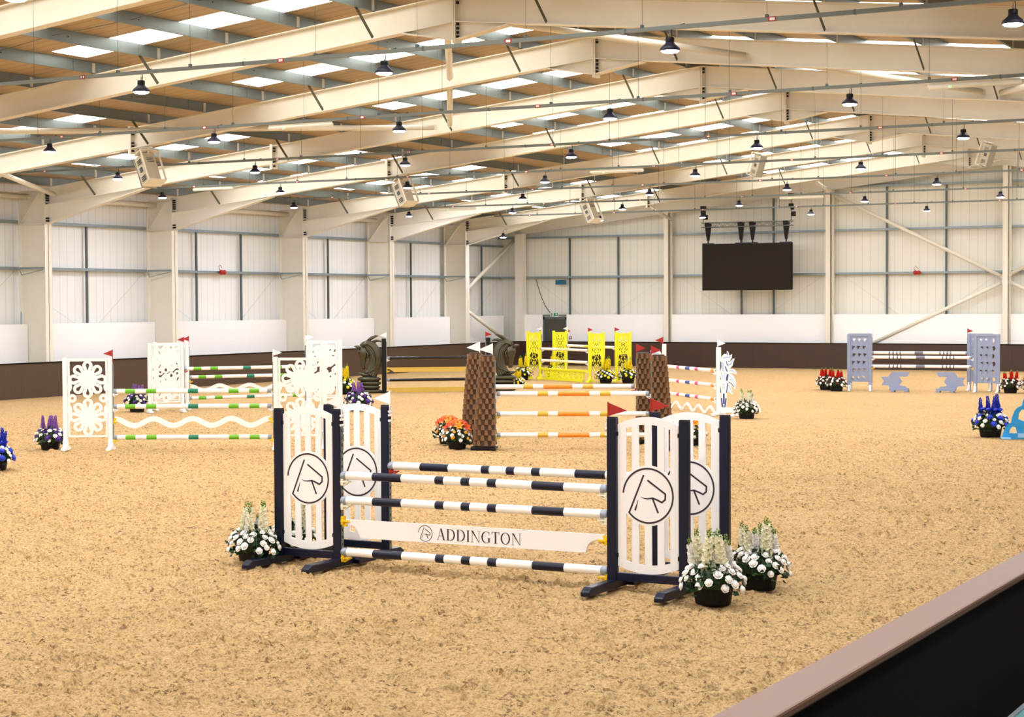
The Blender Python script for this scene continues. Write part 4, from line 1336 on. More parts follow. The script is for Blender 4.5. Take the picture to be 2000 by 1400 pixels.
# green jump, near row
G_L, G_R = (-23.42, 26.75), (-20.72, 28.19)
gd = (Vector(G_R) - Vector(G_L)).normalized()
def along(p, q, a): 
    d = (Vector(q) - Vector(p)).normalized()
    return tuple(Vector(p) + d * a)
GH = [(1.13, WS), (0.83, WS), (0.60, M['yellow']), (0.24, M['yellow'])]
g1 = along(G_L, G_R, -0.05); g2 = along(G_R, G_L, -0.08)
make_panel_standard('flower', 'white standard with two cut-out flowers at the far left, red flag on top', g1, (-24.22, 26.30), 'white flower standards', 'red', -1, GH)
make_panel_standard('flower', 'white flower standard just behind the front left navy standard, white flag', g2, along(G_R, G_L, -1.02), 'white flower standards', 'white', 1, GH)
GS = [(0.07, 0.135, 1), (0.205, 0.27, 1), (0.475, 0.54, 2), (0.735, 0.80, 1), (0.868, 0.933, 1)]
def gline(p, q, z, lab, r=0.045, seg=GS, base=None, cols=None, grp='green banded poles'):
    pole(lab, grp, (p[0], p[1], z), (q[0], q[1], z), r, seg, base or M['polewhite'], cols or [M['green'], M['teal']])
ga, gb = along(G_L, G_R, 0.03), along(G_R, G_L, 0.03)
gline(ga, gb, 1.13, 'green banded white pole, top one of the near green jump')
gline(ga, gb, 0.835, 'green banded white pole, second of the near green jump')
gline(ga, gb, 0.24, 'green banded white pole, lowest of the near green jump')
def wavy(label, p, q, z, amp, waves, wd, m_, phase=0.0, grp=None):
    d = Vector((q[0] - p[0], q[1] - p[1])); L = d.length
    t = thing('wavy_plank', label, 'plank', (p[0], p[1], 0), math.atan2(d.y, d.x), grp)
    N = 90
    cl = []
    for i in range(N + 1):
        u = i / N
        cl.append((u * L, z + amp * math.cos(2 * PI * waves * u + phase)))
    mb = ribbon(cl, wd, 0.011, 0.022)
    mb.build('board', m_, t)
    for x in (0.0, L):
        MB().box(x - 0.03, x + 0.03, -0.015, 0.015, z + amp - 0.03, z + amp + 0.02).build('hook', M['yellow'], t)
    return t
wavy('white wavy plank of the near green jump', ga, gb, 0.53, 0.065, 4.0, 0.10, M['white'], 0.0, 'wavy planks')
# green jump, far double
B_L, B_R = (-30.03, 37.07), (-28.05, 39.68)
nd = Vector((-(B_R[1] - B_L[1]), B_R[0] - B_L[0])).normalized()
bl_o = along(B_L, B_R, -0.92); br_o = along(B_R, B_L, -0.95)
b_in1 = along(B_L, B_R, -0.06); b_in2 = along(B_R, B_L, -0.06)
make_panel_standard('flower', 'white flower standard left of the far green jump, nearer of the two behind each other', b_in1, bl_o, 'white flower standards', 'red', -1, [(1.12, M['red'])], 1.80)
make_panel_standard('flower', 'white flower standard right of the far green jump, nearer of the two behind each other', b_in2, br_o, 'white flower standards', 'white', 1, [(1.12, M['red'])], 1.80)
off = nd * 1.0 + Vector(((B_R[0] - B_L[0]), (B_R[1] - B_L[1]))).normalized() * 0.38
sh = lambda p: (p[0] + off.x, p[1] + off.y)
make_panel_standard('flower', 'white flower standard hidden behind the left one of the far green jump', sh(b_in1), sh(bl_o), 'white flower standards', 'red', -1, [(0.80, M['yellow']), (0.36, M['yellow'])], 1.80)
make_panel_standard('flower', 'white flower standard hidden behind the right one of the far green jump', sh(b_in2), sh(br_o), 'white flower standards', 'white', 1, [(0.80, M['yellow']), (0.36, M['yellow'])], 1.80)
gline(B_L, B_R, 1.12, 'green banded white pole, highest of the far green jump')
gline(sh(B_L), sh(B_R), 0.86, 'green banded white pole, second of the far green jump')
gline(sh(B_L), sh(B_R), 0.30, 'green banded white pole, lowest of the far green jump')
wavy('white wavy plank of the far green jump', sh(B_L), sh(B_R), 0.56, 0.065, 4.0, 0.10, M['white'], 0.0, 'wavy planks')

# ------------------------------------------------------------------ bronze horse jump
H_L, H_R = (-30.55, 47.45), (-28.01, 49.57)
hd = math.atan2(H_R[1] - H_L[1], H_R[0] - H_L[0])
for lab, p, s_, fc, fd in (('black jump post right of the left bronze horse statue, white flag', H_L, 1, 'white', -1), ('black jump post in front of the right bronze horse statue, red flag', H_R, -1, 'red', 1)):
    t = thing('jump_post', lab, 'jump post', (p[0], p[1], 0), hd, 'black posts of the horse statue jump')
    MB().box(-0.065, 0.065, -0.06, 0.06, 0.0, 1.70).build('post', M['black'], t, bevel=0.008)
    MB().box(s_ * 0.065, s_ * 0.085, -0.03, 0.03, 0.1, 1.6).build('cup_track', M['galv'], t) if s_ > 0 else MB().box(-0.085, -0.065, -0.03, 0.03, 0.1, 1.6).build('cup_track', M['galv'], t)
    MB().box(-0.12, 0.12, -0.3, 0.3, 0, 0.05).build('foot', M['black'], t)
    for z, cm in ((1.08, WS), (0.74, M['yellow']), (0.38, WS)): cup(t, s_ * 0.08, z, s_, cm)
    flag(t, s_ * 0.08, 1.73, fd, M[fc], fc + ' triangular flag', 0.21, 0.16)
ha, hb = along(H_L, H_R, 0.12), along(H_R, H_L, 0.12)
pole('black pole, upper one between the bronze horse statues', 'black poles', (ha[0], ha[1], 1.09), (hb[0], hb[1], 1.09), 0.048, [], M['poleblack'], [])
pole('black pole, lower one between the bronze horse statues', 'black poles', (ha[0], ha[1], 0.40), (hb[0], hb[1], 0.40), 0.048, [], M['poleblack'], [])
def gold_plank(z, lab):
    L = (Vector(hb) - Vector(ha)).length
    t = thing('jump_plank', lab, 'plank', (ha[0], ha[1], 0), hd, 'gold planks')
    plate([(0.02, z + 0.07), (0.02, z + 0.045), (0.2, z - 0.075), (L - 0.2, z - 0.075), (L - 0.02, z + 0.045), (L - 0.02, z + 0.07)], [], 0.03).build('board', M['gold'], t)
    for x in (0.0, L): MB().box(x - 0.03, x + 0.03, -0.02, 0.02, z + 0.03, z + 0.075).build('hook', M['yellow'], t)
gold_plank(0.72, 'gold plank, upper one between the bronze horse statues')
gold_plank(0.09, 'gold plank, lower one near the sand between the bronze horse statues')

def horse_statue(label, loc, rz, flip):
    t = thing('horse_statue', label, 'statue', loc, rz, 'bronze horse head statues')
    F_ = -1 if flip else 1
    def add(mb, name, par=t):
        if flip:
            mb.xform(Matrix.Scale(-1, 4, (1, 0, 0)))
        return mb.build(name, M['bronze'], par)
    # stacked plinth slabs; local x runs outward from the post
    for i, (x0, x1, z, h, b) in enumerate(((0.0, 0.72, 0.06, 0.075, 0.26), (0.03, 0.74, 0.19, 0.075, 0.24), (0.0, 0.70, 0.31, 0.075, 0.23), (0.02, 0.76, 0.44, 0.08, 0.22))):
        mb = MB()
        cx, a = (x0 + x1) / 2, (x1 - x0) / 2
        prof = [(0.55, -1.0), (0.86, -0.75), (1.0, -0.2), (0.98, 0.3), (0.8, 0.8), (0.5, 1.0)]
        vs = []; fs = []
        n_ = 28
        for r_, zz in prof:
            for k in range(n_):
                th = 2 * PI * k / n_
                w_ = 1 + 0.05 * math.sin(3 * th + i) + 0.03 * math.sin(7 * th)
                vs.append((cx + a * r_ * math.cos(th) * w_, b * r_ * math.sin(th) * w_, z + zz * h))
        for q in range(len(prof) - 1):
            for k in range(n_): fs.append((q * n_ + k, q * n_ + (k + 1) % n_, (q + 1) * n_ + (k + 1) % n_, (q + 1) * n_ + k))
        fs.append(tuple(reversed(range(n_)))); fs.append(tuple(len(vs) - n_ + k for k in range(n_)))
        mb.add(vs, fs, 0, True)
        add(mb, 'plinth_slab')
    # neck: big S rising at the back, arching over to the poll
    cl = [(0.36, 0.54, 0.20), (0.28, 0.68, 0.19), (0.22, 0.84, 0.18), (0.20, 1.02, 0.175), (0.23, 1.20, 0.175), (0.30, 1.36, 0.175), (0.41, 1.48, 0.155), (0.53, 1.50, 0.12), (0.62, 1.43, 0.09)]
    def smooth(P, m=3):
        out = []
        for i in range(len(P) - 1):
            p0 = P[max(0, i - 1)]; p1 = P[i]; p2 = P[i + 1]; p3 = P[min(len(P) - 1, i + 2)]
            for t_ in range(m):
                u_ = t_ / m
                out.append(tuple(0.5 * ((2 * b_) + (-a_ + c_) * u_ + (2 * a_ - 5 * b_ + 4 * c_ - d_) * u_ ** 2 + (-a_ + 3 * b_ - 3 * c_ + d_) * u_ ** 3) for a_, b_, c_, d_ in zip(p0, p1, p2, p3)))
        return out + [P[-1]]
    cl = smooth(cl)
    secs = []
    for i, (x, z, a) in enumerate(cl):
        p0 = cl[max(0, i - 1)]; p1 = cl[min(len(cl) - 1, i + 1)]
        ang = math.atan2(p1[1] - p0[1], p1[0] - p0[0]) - PI / 2
        secs.append(((x, z), ang, a * 0.92, a * 0.58))
    mbn = loft(secs, 168)
    for q in range(len(secs)):
        (cx_, cz_), ang_, a__, b__ = secs[q]
        for k in range(168):
            th = 2 * PI * k / 168
            g = 1.02 + 0.17 * abs(math.sin(8.5 * th + 0.10 * q)) ** 0.7 - 0.12
            x_, y_, z_ = mbn.v[q * 168 + k]
            mbn.v[q * 168 + k] = (cx_ + (x_ - cx_) * g, y_ * g, cz_ + (z_ - cz_) * g)
    add(mbn, 'neck')
    # head: poll, cheek, narrow nose, muzzle
    hs = [((0.60, 1.46), -0.25, 0.07, 0.085), ((0.585, 1.38), -0.12, 0.135, 0.115), ((0.56, 1.27), -0.05, 0.175, 0.125), ((0.55, 1.16), 0.0, 0.165, 0.115), ((0.565, 1.05), 0.05, 0.115, 0.09),
          ((0.575, 0.95), 0.06, 0.085, 0.075), ((0.575, 0.86), 0.06, 0.075, 0.07), ((0.57, 0.79), 0.05, 0.078, 0.072), ((0.565, 0.745), 0.0, 0.055, 0.05)]
    hd_ = add(loft(hs, 22), 'head')
    for s_ in (-1, 1):
        mb = MB().tube([(0.66, s_ * 0.07, 1.39), (0.72, s_ * 0.085, 1.44), (0.79, s_ * 0.09, 1.455), (0.855, s_ * 0.08, 1.46)], [0.045, 0.05, 0.035, 0.006], 10)
        add(mb, 'ear')
        mb = MB().lathe([(0.005, -0.035), (0.028, -0.02), (0.036, 0), (0.028, 0.02), (0.005, 0.035)], 12, (0.665, s_ * 0.095, 1.285), 1.0, 0.6)
        add(mb, 'eye')
        mb = MB().lathe([(0.004, -0.02), (0.018, 0), (0.004, 0.02)], 10, (0.622, s_ * 0.058, 0.80), 1.0, 0.6)
        add(mb, 'nostril')
        mb = MB().tube([(0.47, s_ * 0.10, 1.32), (0.41, s_ * 0.115, 1.22), (0.43, s_ * 0.115, 1.10), (0.50, s_ * 0.10, 1.04)], [0.02, 0.03, 0.03, 0.012], 8)
        add(mb, 'jaw_line')
    # mane: strands following the crest down the back and sweeping forward at the base
    for j in range(7):
        u = j / 10.0
        yy = (-1 + 2 * ((j * 4) % 11) / 10.0) * 0.10
        o = 0.045 + 0.02 * (j % 3)
        pts = []; rs = []
        sx_ = 0.60 - 0.02 * j; 
        path = [(0.62, 1.47), (0.52, 1.60), (0.38, 1.63), (0.22, 1.56), (0.10, 1.42), (0.04, 1.22), (0.02, 1.02), (0.05, 0.84), (0.14, 0.70), (0.28, 0.62), (0.44, 0.585), (0.56, 0.585)]
        inner = [(0.56, 1.40), (0.50, 1.40), (0.46, 1.36), (0.42, 1.28), (0.38, 1.18), (0.36, 1.08), (0.35, 0.98), (0.36, 0.88), (0.41, 0.80), (0.47, 0.76), (0.50, 0.73), (0.54, 0.72)]
        for i in range(12):
            a = path[i]; b = inner[i]
            k = u * 0.62
            x = a[0] * (1 - k) + b[0] * k; z = a[1] * (1 - k) + b[1] * k
            env = math.sin(PI * min(1, 0.15 + k)) * 0.5 + 0.5
            pts.append((x, (0.035 + 0.105 * u ** 0.6) * (1 if i < 10 else 0.7), z))
            rs.append((0.027 if 0 < i < 11 else 0.010) * (1.0 if i < 9 else 0.9))
        add(MB().tube(pts, rs, 8), 'mane_strand')
        pts2 = [(p[0], -p[1], p[2]) for p in pts]
        add(MB().tube(pts2, rs, 8), 'mane_strand')
    add(MB().tube([(0.16, 0, 0.62), (0.34, 0.02, 0.57), (0.52, 0.04, 0.565), (0.66, 0.03, 0.60), (0.74, 0.0, 0.63)], [0.08, 0.085, 0.07, 0.045, 0.01], 12), 'mane_strand')
    add(MB().tube([(0.45, 0, 1.60), (0.30, 0.02, 1.72), (0.16, 0.0, 1.78), (0.08, 0, 1.79)], [0.05, 0.055, 0.035, 0.006], 10), 'mane_strand')
    add(MB().tube([(0.30, 0, 1.58), (0.16, 0.02, 1.63), (0.06, 0.0, 1.63), (-0.02, 0, 1.60)], [0.05, 0.05, 0.035, 0.006], 10), 'mane_strand')
    return t
horse_statue('bronze horse head statue facing left, left of the black poles', (-30.62, 47.42, 0), PI + 0.50, False)
horse_statue('bronze horse head statue facing right, behind the wooden towers', (-27.91, 49.67, 0), 0.50, False)

# ------------------------------------------------------------------ wooden towers and orange poles
def tower(label, loc, rz, group):
    """moulded bark column: straight on the pole side, leaning on the outer side; local +x is outward"""
    t = thing('bark_tower', label, 'jump standard', loc, rz, group)
    H = 1.80
    zs = [0.06 + (H - 0.06) * i / 12 for i in range(13)]
    def half(z): # (left/inner x, outer x, depth)
        u = z / H
        return 0.02, 0.40 - 0.15 * u, 0.20 - 0.06 * u
    def perim(z, n):
        a, b, dd = half(z)
        raw = []
        for k in range(61):
            th = -PI / 2 + PI * k / 60
            raw.append(Vector((a + (b - a) * max(0.0, math.cos(th)) ** 0.62, dd * math.copysign(abs(math.sin(th)) ** 0.8, math.sin(th)), z)))
        d = [0.0]
        for p, q in zip(raw, raw[1:]): d.append(d[-1] + (q - p).length)
        out = []
        for i in range(n + 1):
            t_ = d[-1] * i / n; j = 0
            while j < 59 and d[j + 1] < t_: j += 1
            f_ = (t_ - d[j]) / max(1e-6, d[j + 1] - d[j])
            out.append(raw[j].lerp(raw[j + 1], min(1, f_)))
        return out, d[-1]
    mb = MB(); vs = []; fs = []; n_ = 25
    for z in zs: vs += [tuple(p) for p in perim(z, n_ - 1)[0]]
    for q in range(len(zs) - 1):
        for k in range(n_): fs.append((q * n_ + k, q * n_ + (k + 1) % n_, (q + 1) * n_ + (k + 1) % n_, (q + 1) * n_ + k))
    fs.append(tuple(reversed(range(n_)))); fs.append(tuple(len(vs) - n_ + k for k in range(n_)))
    mb.add(vs, fs, 0, False)
    mb.build('core', M['woodcore'], t)
    rows = 17
    pitch = (H - 0.1) / rows
    mb = MB()
    cols_ = 7
    for r in range(rows):
        zt_ = 0.075 + pitch * (r + 1)
        P_, Lp = perim(zt_, cols_ * 4)
        w_ = Lp / cols_ * 0.5
        for i in range(cols_ + (0 if r % 2 else 1)):
            j = i * 4 + (2 if r % 2 else 0)
            j = min(j, cols_ * 4)
            base = P_[j]
            tg = (P_[min(j + 1, cols_ * 4)] - P_[max(j - 1, 0)]).normalized()
            out = Vector((tg.y, -tg.x, 0))
            if out.dot(base - Vector((0.08, 0, zt_))) < 0: out = -out
            hgt = pitch * 0.98
            wt, wb, pj = w_ * 0.42, w_ * 0.64, 0.050
            dn = Vector((0, 0, -hgt))
            vs = [base - tg * wt, base + tg * wt, base + tg * wt * 0.9 + out * pj, base - tg * wt * 0.9 + out * pj,
                  base - tg * wb + dn - out * 0.01, base + tg * wb + dn - out * 0.01,
                  base + tg * wb * 0.9 + out * pj * 0.85 + dn, base - tg * wb * 0.9 + out * pj * 0.85 + dn]
            mb.add(vs, [(0, 1, 2, 3), (4, 7, 6, 5), (0, 3, 7, 4), (1, 5, 6, 2), (3, 2, 6, 7), (0, 4, 5, 1)])
    mb.build('bark_scales', M['wood'], t)['kind'] = 'stuff'
    MB().box(-0.01, 0.015, -0.05, 0.05, 0.1, H - 0.1).build('cup_track', M['galv'], t)
    mb = MB().box(-0.02, 0.46, -0.20, 0.20, 0.0, 0.05)
    mb.build('base_plate', M['black'], t, bevel=0.01)
    for yy in (-0.24, 0.24):
        MB().box(-0.03, 0.08, yy - 0.05, yy + 0.05, 0, 0.035).build('foot', M['black'], t, bevel=0.01)
    return t
W_L, W_R = (-16.80, 30.04), (-14.15, 31.28)
wd_ = math.atan2(W_R[1] - W_L[1], W_R[0] - W_L[0])
wn = Vector((-math.sin(wd_), math.cos(wd_)))
WB = lambda p: (p[0] + wn.x * 1.05 - 0.13, p[1] + wn.y * 1.05 - 0.06)
wl_b, wr_b = (-17.80, 31.30), (-15.08, 32.62)
t = tower('brown bark-textured tower left of the orange poles, front one with the orange flowers', (W_L[0] - 0.03, W_L[1], 0), wd_ + PI, 'bark towers')
for z, cm in ((1.06, WS), (0.67, M['yellow']), (0.27, M['yellow'])): cup(t, 0.0, z, -1, cm)
flag(t, 0.04, 1.82, 1, M['white'], 'white triangular flag', 0.27, 0.20)
t = tower('brown bark-textured tower left of the orange poles, rear one', (wl_b[0] - 0.03, wl_b[1], 0), wd_ + PI, 'bark towers')
cup(t, 0.0, 1.1, -1, M['red'])
flag(t, 0.04, 1.82, 1, M['white'], 'white triangular flag', 0.27, 0.20)
t = tower('brown bark-textured tower right of the orange poles, front one', (W_R[0] + 0.03, W_R[1], 0), wd_, 'bark towers')
for z, cm in ((1.06, WS), (0.67, M['yellow']), (0.27, M['yellow'])): cup(t, 0.0, z, -1, cm)
flag(t, 0.0, 1.81, 1, M['red'], 'red triangular flag', 0.19, 0.16)
t = tower('brown bark-textured tower right of the orange poles, rear one', (wr_b[0] + 0.03, wr_b[1], 0), wd_, 'bark towers')
cup(t, 0.0, 1.1, -1, M['red'])
flag(t, 0.0, 1.81, 1, M['red'], 'red triangular flag', 0.19, 0.16)
OS = [(0.266, 0.335, 1), (0.40, 0.61, 2), (0.68, 0.75, 1)]
OS2 = [(0.26, 0.325, 1), (0.395, 0.59, 2), (0.66, 0.73, 1)]
oa, ob = along(W_L, W_R, 0.03), along(W_R, W_L, 0.03)
for z, lab in ((1.06, 'orange and ochre banded pole, top one of the front row'), (0.675, 'orange and ochre banded pole, middle one of the front row'), (0.27, 'orange and ochre banded pole, lowest one of the front row')):
    pole(lab, 'orange banded poles', (oa[0], oa[1], z), (ob[0], ob[1], z), 0.046, OS, M['polewhite'], [M['ochre'], M['orange']])
oa, ob = along(wl_b, wr_b, 0.03), along(wr_b, wl_b, 0.03)
pole('orange and ochre banded pole of the back row', 'orange banded poles', (oa[0], oa[1], 1.12), (ob[0], ob[1], 1.12), 0.046, OS2, M['polewhite'], [M['ochre'], M['orange']])

# ------------------------------------------------------------------ yellow jump
Y_L, Y_R = (-30.56, 58.0), (-27.84, 56.40)
yd = (Vector(Y_R) - Vector(Y_L)).normalized()
yn = Vector((-yd.y, yd.x))
yo = yn * 1.12
yb = lambda p: (p[0] + yo.x, p[1] + yo.y)
ca_, cb_ = along(Y_L, Y_R, -0.05), along(Y_R, Y_L, -0.05)
# panels face the camera: their line is turned back across the view
def out_pt(p, s_, L=0.62, ang=0.20):
    return (p[0] + s_ * L * math.cos(ang), p[1] + s_ * L * math.sin(ang))
YC = [(1.12, WS), (0.70, WS), (0.42, M['lemon'])]
make_panel_standard('yellow', 'bright yellow standard, front left one of the yellow jump', ca_, out_pt(ca_, -1, 0.48), 'yellow standards', 'white', -1, YC, 1.76)
make_panel_standard('yellow', 'bright yellow standard, front right one of the yellow jump', cb_, out_pt(cb_, 1, 0.50), 'yellow standards', 'red', 1, YC, 1.76)
make_panel_standard('yellow', 'bright yellow standard, rear left one in front of the grey door', yb(ca_), out_pt(yb(ca_), -1, 0.48), 'yellow standards', 'white', -1, [(1.22, WS)], 1.76)
make_panel_standard('yellow', 'bright yellow standard, rear right one of the yellow jump', yb(cb_), out_pt(yb(cb_), 1, 0.50), 'yellow standards', 'red', 1, [(1.22, WS)], 1.76)
YS = [(0.30, 0.62, 1)]
for z, lab in ((1.12, 'white pole with a yellow band, upper front one of the yellow jump'), (0.70, 'white pole with a yellow band, lower front one of the yellow jump')):
    pole(lab, 'yellow banded poles', (Y_L[0], Y_L[1], z), (Y_R[0], Y_R[1], z), 0.048, [(0.35, 0.60, 1)], M['polewhite'], [mat('cream yellow paint %0.1f' % z, srgb(250, 246, 170), 0.4)])
p, q = yb(Y_L), yb(Y_R)
pole('white pole with a yellow band at the back of the yellow jump', 'yellow banded poles', (p[0], p[1], 1.22), (q[0], q[1], 1.20), 0.048, [(0.38, 0.52, 1)], M['polewhite'], [M['lemon']])
L = (Vector(Y_R) - Vector(Y_L)).length
t = thing('jump_filler', 'yellow filler with a chevron cut-out skirt under the yellow jump', 'filler', (Y_L[0], Y_L[1], 0), math.atan2(yd.y, yd.x))
MB().box(0.0, L, -0.05, 0.05, 0.36, 0.43).build('top_board', M['lemon'], t, bevel=0.008)
holes = []
nx_ = 7
for i in range(nx_):
    x0 = 0.30 + i * (L - 0.66) / nx_; w_ = (L - 0.66) / nx_
    for z in (0.10, 0.18, 0.26):
        holes.append([(x0 + 0.03, z + 0.05), (x0 + w_ / 2, z), (x0 + w_ - 0.03, z + 0.05), (x0 + w_ - 0.03, z + 0.075), (x0 + w_ / 2, z + 0.03), (x0 + 0.03, z + 0.075)])
plate([(0.25, 0.0), (L - 0.42, 0.0), (L - 0.32, 0.12), (L - 0.32, 0.36), (0.25, 0.36)], holes, 0.03).build('skirt', M['lemon'], t)

# ------------------------------------------------------------------ horse-head wing jump (blue print)
M_L, M_R = (-19.44, 43.97), (-16.84, 41.32)
md = math.atan2(M_R[1] - M_L[1], M_R[0] - M_L[0])
def horse_wing(label, p, s_, fc, fdir, rz):
    """white post with a printed horse face board; s_ = +1 board to the right of the post"""
    t = thing('jump_standard', label, 'jump standard', (p[0], p[1], 0), rz, 'white standards with printed horse faces')
    MB().box(-0.05, 0.05, -0.04, 0.04, 0.05, 1.68).build('post', M['white'], t, bevel=0.006)
    MB().box(-0.05 - 0.012, -0.05, -0.03, 0.03, 0.1, 1.6).build('cup_track', M['girt'], t)
    mb = MB().box(0.0 if s_ > 0 else -0.62, 0.62 if s_ > 0 else 0.0, -0.03, 0.03, 0.08, 0.20)
    mb.build('base_rail', M['white'], t)
    for x in (0.0, s_ * 0.52):
        MB().box(x - 0.06, x + 0.06, -0.30, 0.30, 0.0, 0.06).build('foot', M['white'], t, bevel=0.01)
    k = 1.0 / 628.0
    def W_(pts): return [((x - 245) * k * s_, (1270 - y) * k) for x, y in pts]
    face = [(245, 280), (262, 275), (285, 380), (330, 440), (375, 500), (412, 585), (420, 660), (412, 760), (398, 880), (380, 960), (386, 1040), (372, 1140), (350, 1175), (325, 1175), (303, 1140), (290, 1040), (300, 960), (270, 870), (252, 760), (240, 650), (246, 560), (250, 430)]
    fb = plate(W_(face), [], 0.022).build('face_board', M['white'], t)
    mane = [(290, 400), (305, 350), (345, 318), (388, 320), (388, 282), (402, 276), (420, 310), (424, 345), (455, 335), (478, 320), (468, 380), (440, 425), (395, 436), (430, 440), (470, 415), (492, 390), (520, 392), (500, 440), (480, 505), (440, 545), (415, 552), (480, 545), (520, 560), (548, 600), (553, 632), (515, 618), (460, 612), (425, 612), (480, 640), (515, 680), (540, 745), (543, 800), (530, 868), (500, 830), (450, 790), (418, 778), (455, 815), (470, 860), (488, 930), (480, 942), (445, 915), (405, 885), (412, 760), (418, 660), (410, 585), (372, 498), (330, 438)]
    mn = plate(W_(mane), [], 0.020).build('mane_board', M['white'], t)
    def stroke(pts, w0, m_, par, yy=-0.0112):
        for side_y in (yy,):
            ribbon(W_(pts), [w0 * k] * len(pts), side_y, 0.002).build('print', m_, par)
    hb_ = M['horseblue']; hp = M['horsepale']
    for pts, w0, m_ in (([(256, 300), (262, 400), (272, 480), (262, 580)], 16, hb_), ([(285, 440), (288, 520), (268, 585)], 20, hb_), ([(365, 510), (382, 560), (400, 590)], 18, hb_),
                        ([(252, 630), (262, 670), (272, 720)], 34, hb_), ([(408, 630), (398, 670), (390, 730)], 32, hb_), ([(322, 450), (326, 520), (330, 590)], 30, M['horsepale']),
                        ([(290, 600), (306, 650), (312, 720)], 14, hp), ([(366, 600), (350, 650), (346, 720)], 14, hp),
                        ([(262, 770), (276, 850), (288, 920)], 16, hb_), ([(404, 770), (394, 850), (382, 920)], 16, hb_),
                        ([(298, 1000), (306, 1080), (324, 1150)], 24, hb_), ([(376, 1000), (366, 1080), (350, 1150)], 24, hb_), ([(337, 930), (338, 1000), (337, 1090)], 30, hb_),
                        ([(310, 770), (335, 800), (360, 770)], 12, hp), ([(312, 860), (336, 820), (360, 860)], 10, hp), ([(330, 1110), (338, 1150), (346, 1110)], 20, hp)):
        stroke(pts, w0, m_, fb)
    for pts, w0, m_ in (([(330, 385), (380, 370), (430, 372), (462, 345)], 26, hp), ([(398, 290), (400, 340)], 14, hb_), ([(385, 430), (390, 470), (410, 500)], 14, hb_),
                        ([(410, 500), (455, 475), (495, 410)], 26, hp), ([(430, 580), (490, 575), (538, 612)], 16, hp), ([(430, 640), (480, 690), (520, 760), (528, 830)], 16, hp),
                        ([(420, 750), (470, 775), (510, 820)], 12, hb_), ([(415, 800), (450, 850), (475, 915)], 16, hp), ([(440, 700), (470, 730)], 22, hp)):
        stroke(pts, w0, m_, mn, -0.0102)
    flag(t, -0.03, 1.70, fdir, M[fc], fc + ' triangular flag', 0.22, 0.17)
    return t
CP = [(1.09, WS), (0.73, WS), (0.39, WS)]
t = horse_wing('white standard with a blue printed horse face, right of the magenta banded poles', M_R, 1, 'white', 1, -0.10)
for z, cm in CP: cup(t, -0.06, z, -1, cm)
t = horse_wing('white standard with a printed horse mane, mostly hidden by the bark towers', (M_L[0] - 0.03, M_L[1]), -1, 'red', -1, 0.25)
MS = [(0.0, 0.035, 3), (0.235, 0.29, 1), (0.41, 0.50, 2), (0.60, 0.66, 1), (0.90, 0.96, 3)]
ma_, mb_ = along(M_L, M_R, 0.08), along(M_R, M_L, 0.08)
for z, lab in ((1.09, 'white pole with magenta, blue and orange bands, top one'), (0.73, 'white pole with magenta, blue and orange bands, middle one'), (0.385, 'white pole with magenta, blue and orange bands, lowest one')):
    pole(lab, 'magenta and blue banded poles', (ma_[0], ma_[1], z), (mb_[0], mb_[1], z), 0.046, MS, M['polewhite'], [M['magenta'], M['blue'], M['orange']])
wavy('white wavy plank below the magenta banded poles', ma_, mb_, 0.10, 0.075, 4.5, 0.075, M['white'], 0.6, 'wavy planks')

# ------------------------------------------------------------------ grey jump
Q_L, Q_R = (-17.16, 54.50), (-14.08, 54.95)
qd = (Vector(Q_R) - Vector(Q_L)).normalized()
GC = [(1.05, WS), (0.77, M['yellow'])]
make_panel_standard('grey', 'blue grey cut-out standard, front left one of the grey jump, white flag', Q_L, (-17.78, 54.30), 'blue grey standards', 'white', -1, GC, 1.77)
make_panel_standard('grey', 'blue grey cut-out standard, front right one of the grey jump', (Q_R[0] + 0.08, Q_R[1]), (Q_R[0] + 0.78, Q_R[1] - 0.05), 'blue grey standards', None, 1, GC, 1.77)
q2l = (Q_L[0] - 0.28, Q_L[1] + 0.95); q2r = (Q_R[0] - 0.42, Q_R[1] + 0.95)
make_panel_standard('grey', 'blue grey standard, rear left one hidden behind the front one', (Q_L[0] - 0.28, Q_L[1] + 0.95), (Q_L[0] - 0.88, Q_L[1] + 0.76), 'blue grey standards', None, 1, [(1.15, M['red'])], 1.77)
make_panel_standard('grey', 'blue grey standard, rear right one with a red flag behind the front one', (Q_R[0] - 0.36, Q_R[1] + 0.95), (Q_R[0] + 0.32, Q_R[1] + 0.90), 'blue grey standards', 'red', 1, [(1.15, M['red'])], 1.77)
QS = [(0.175, 0.19, 1), (0.215, 0.23, 1), (0.255, 0.27, 1), (0.29, 0.305, 1), (0.45, 0.54, 2), (0.71, 0.725, 1), (0.75, 0.765, 1), (0.785, 0.80, 1), (0.82, 0.835, 1)]
a_, b_ = along(Q_L, Q_R, 0.05), along(Q_R, Q_L, 0.05)
pole('white pole with grey bands, front upper one of the grey jump', 'grey banded poles', (a_[0], a_[1], 1.05), (b_[0], b_[1], 1.05), 0.048, QS, M['polewhite'], [M['greydark'], M['greydark']])
pole('white pole with grey bands, front lower one of the grey jump', 'grey banded poles', (a_[0], a_[1], 0.77), (b_[0], b_[1], 0.77), 0.048, QS, M['polewhite'], [M['greydark'], M['greydark']])
pole('white pole with grey bands at the back of the grey jump', 'grey banded poles', (q2l[0] + 0.06, q2l[1], 1.16), (q2r[0], q2r[1], 1.16), 0.048, QS, M['polewhite'], [M['greydark'], M['greydark']])
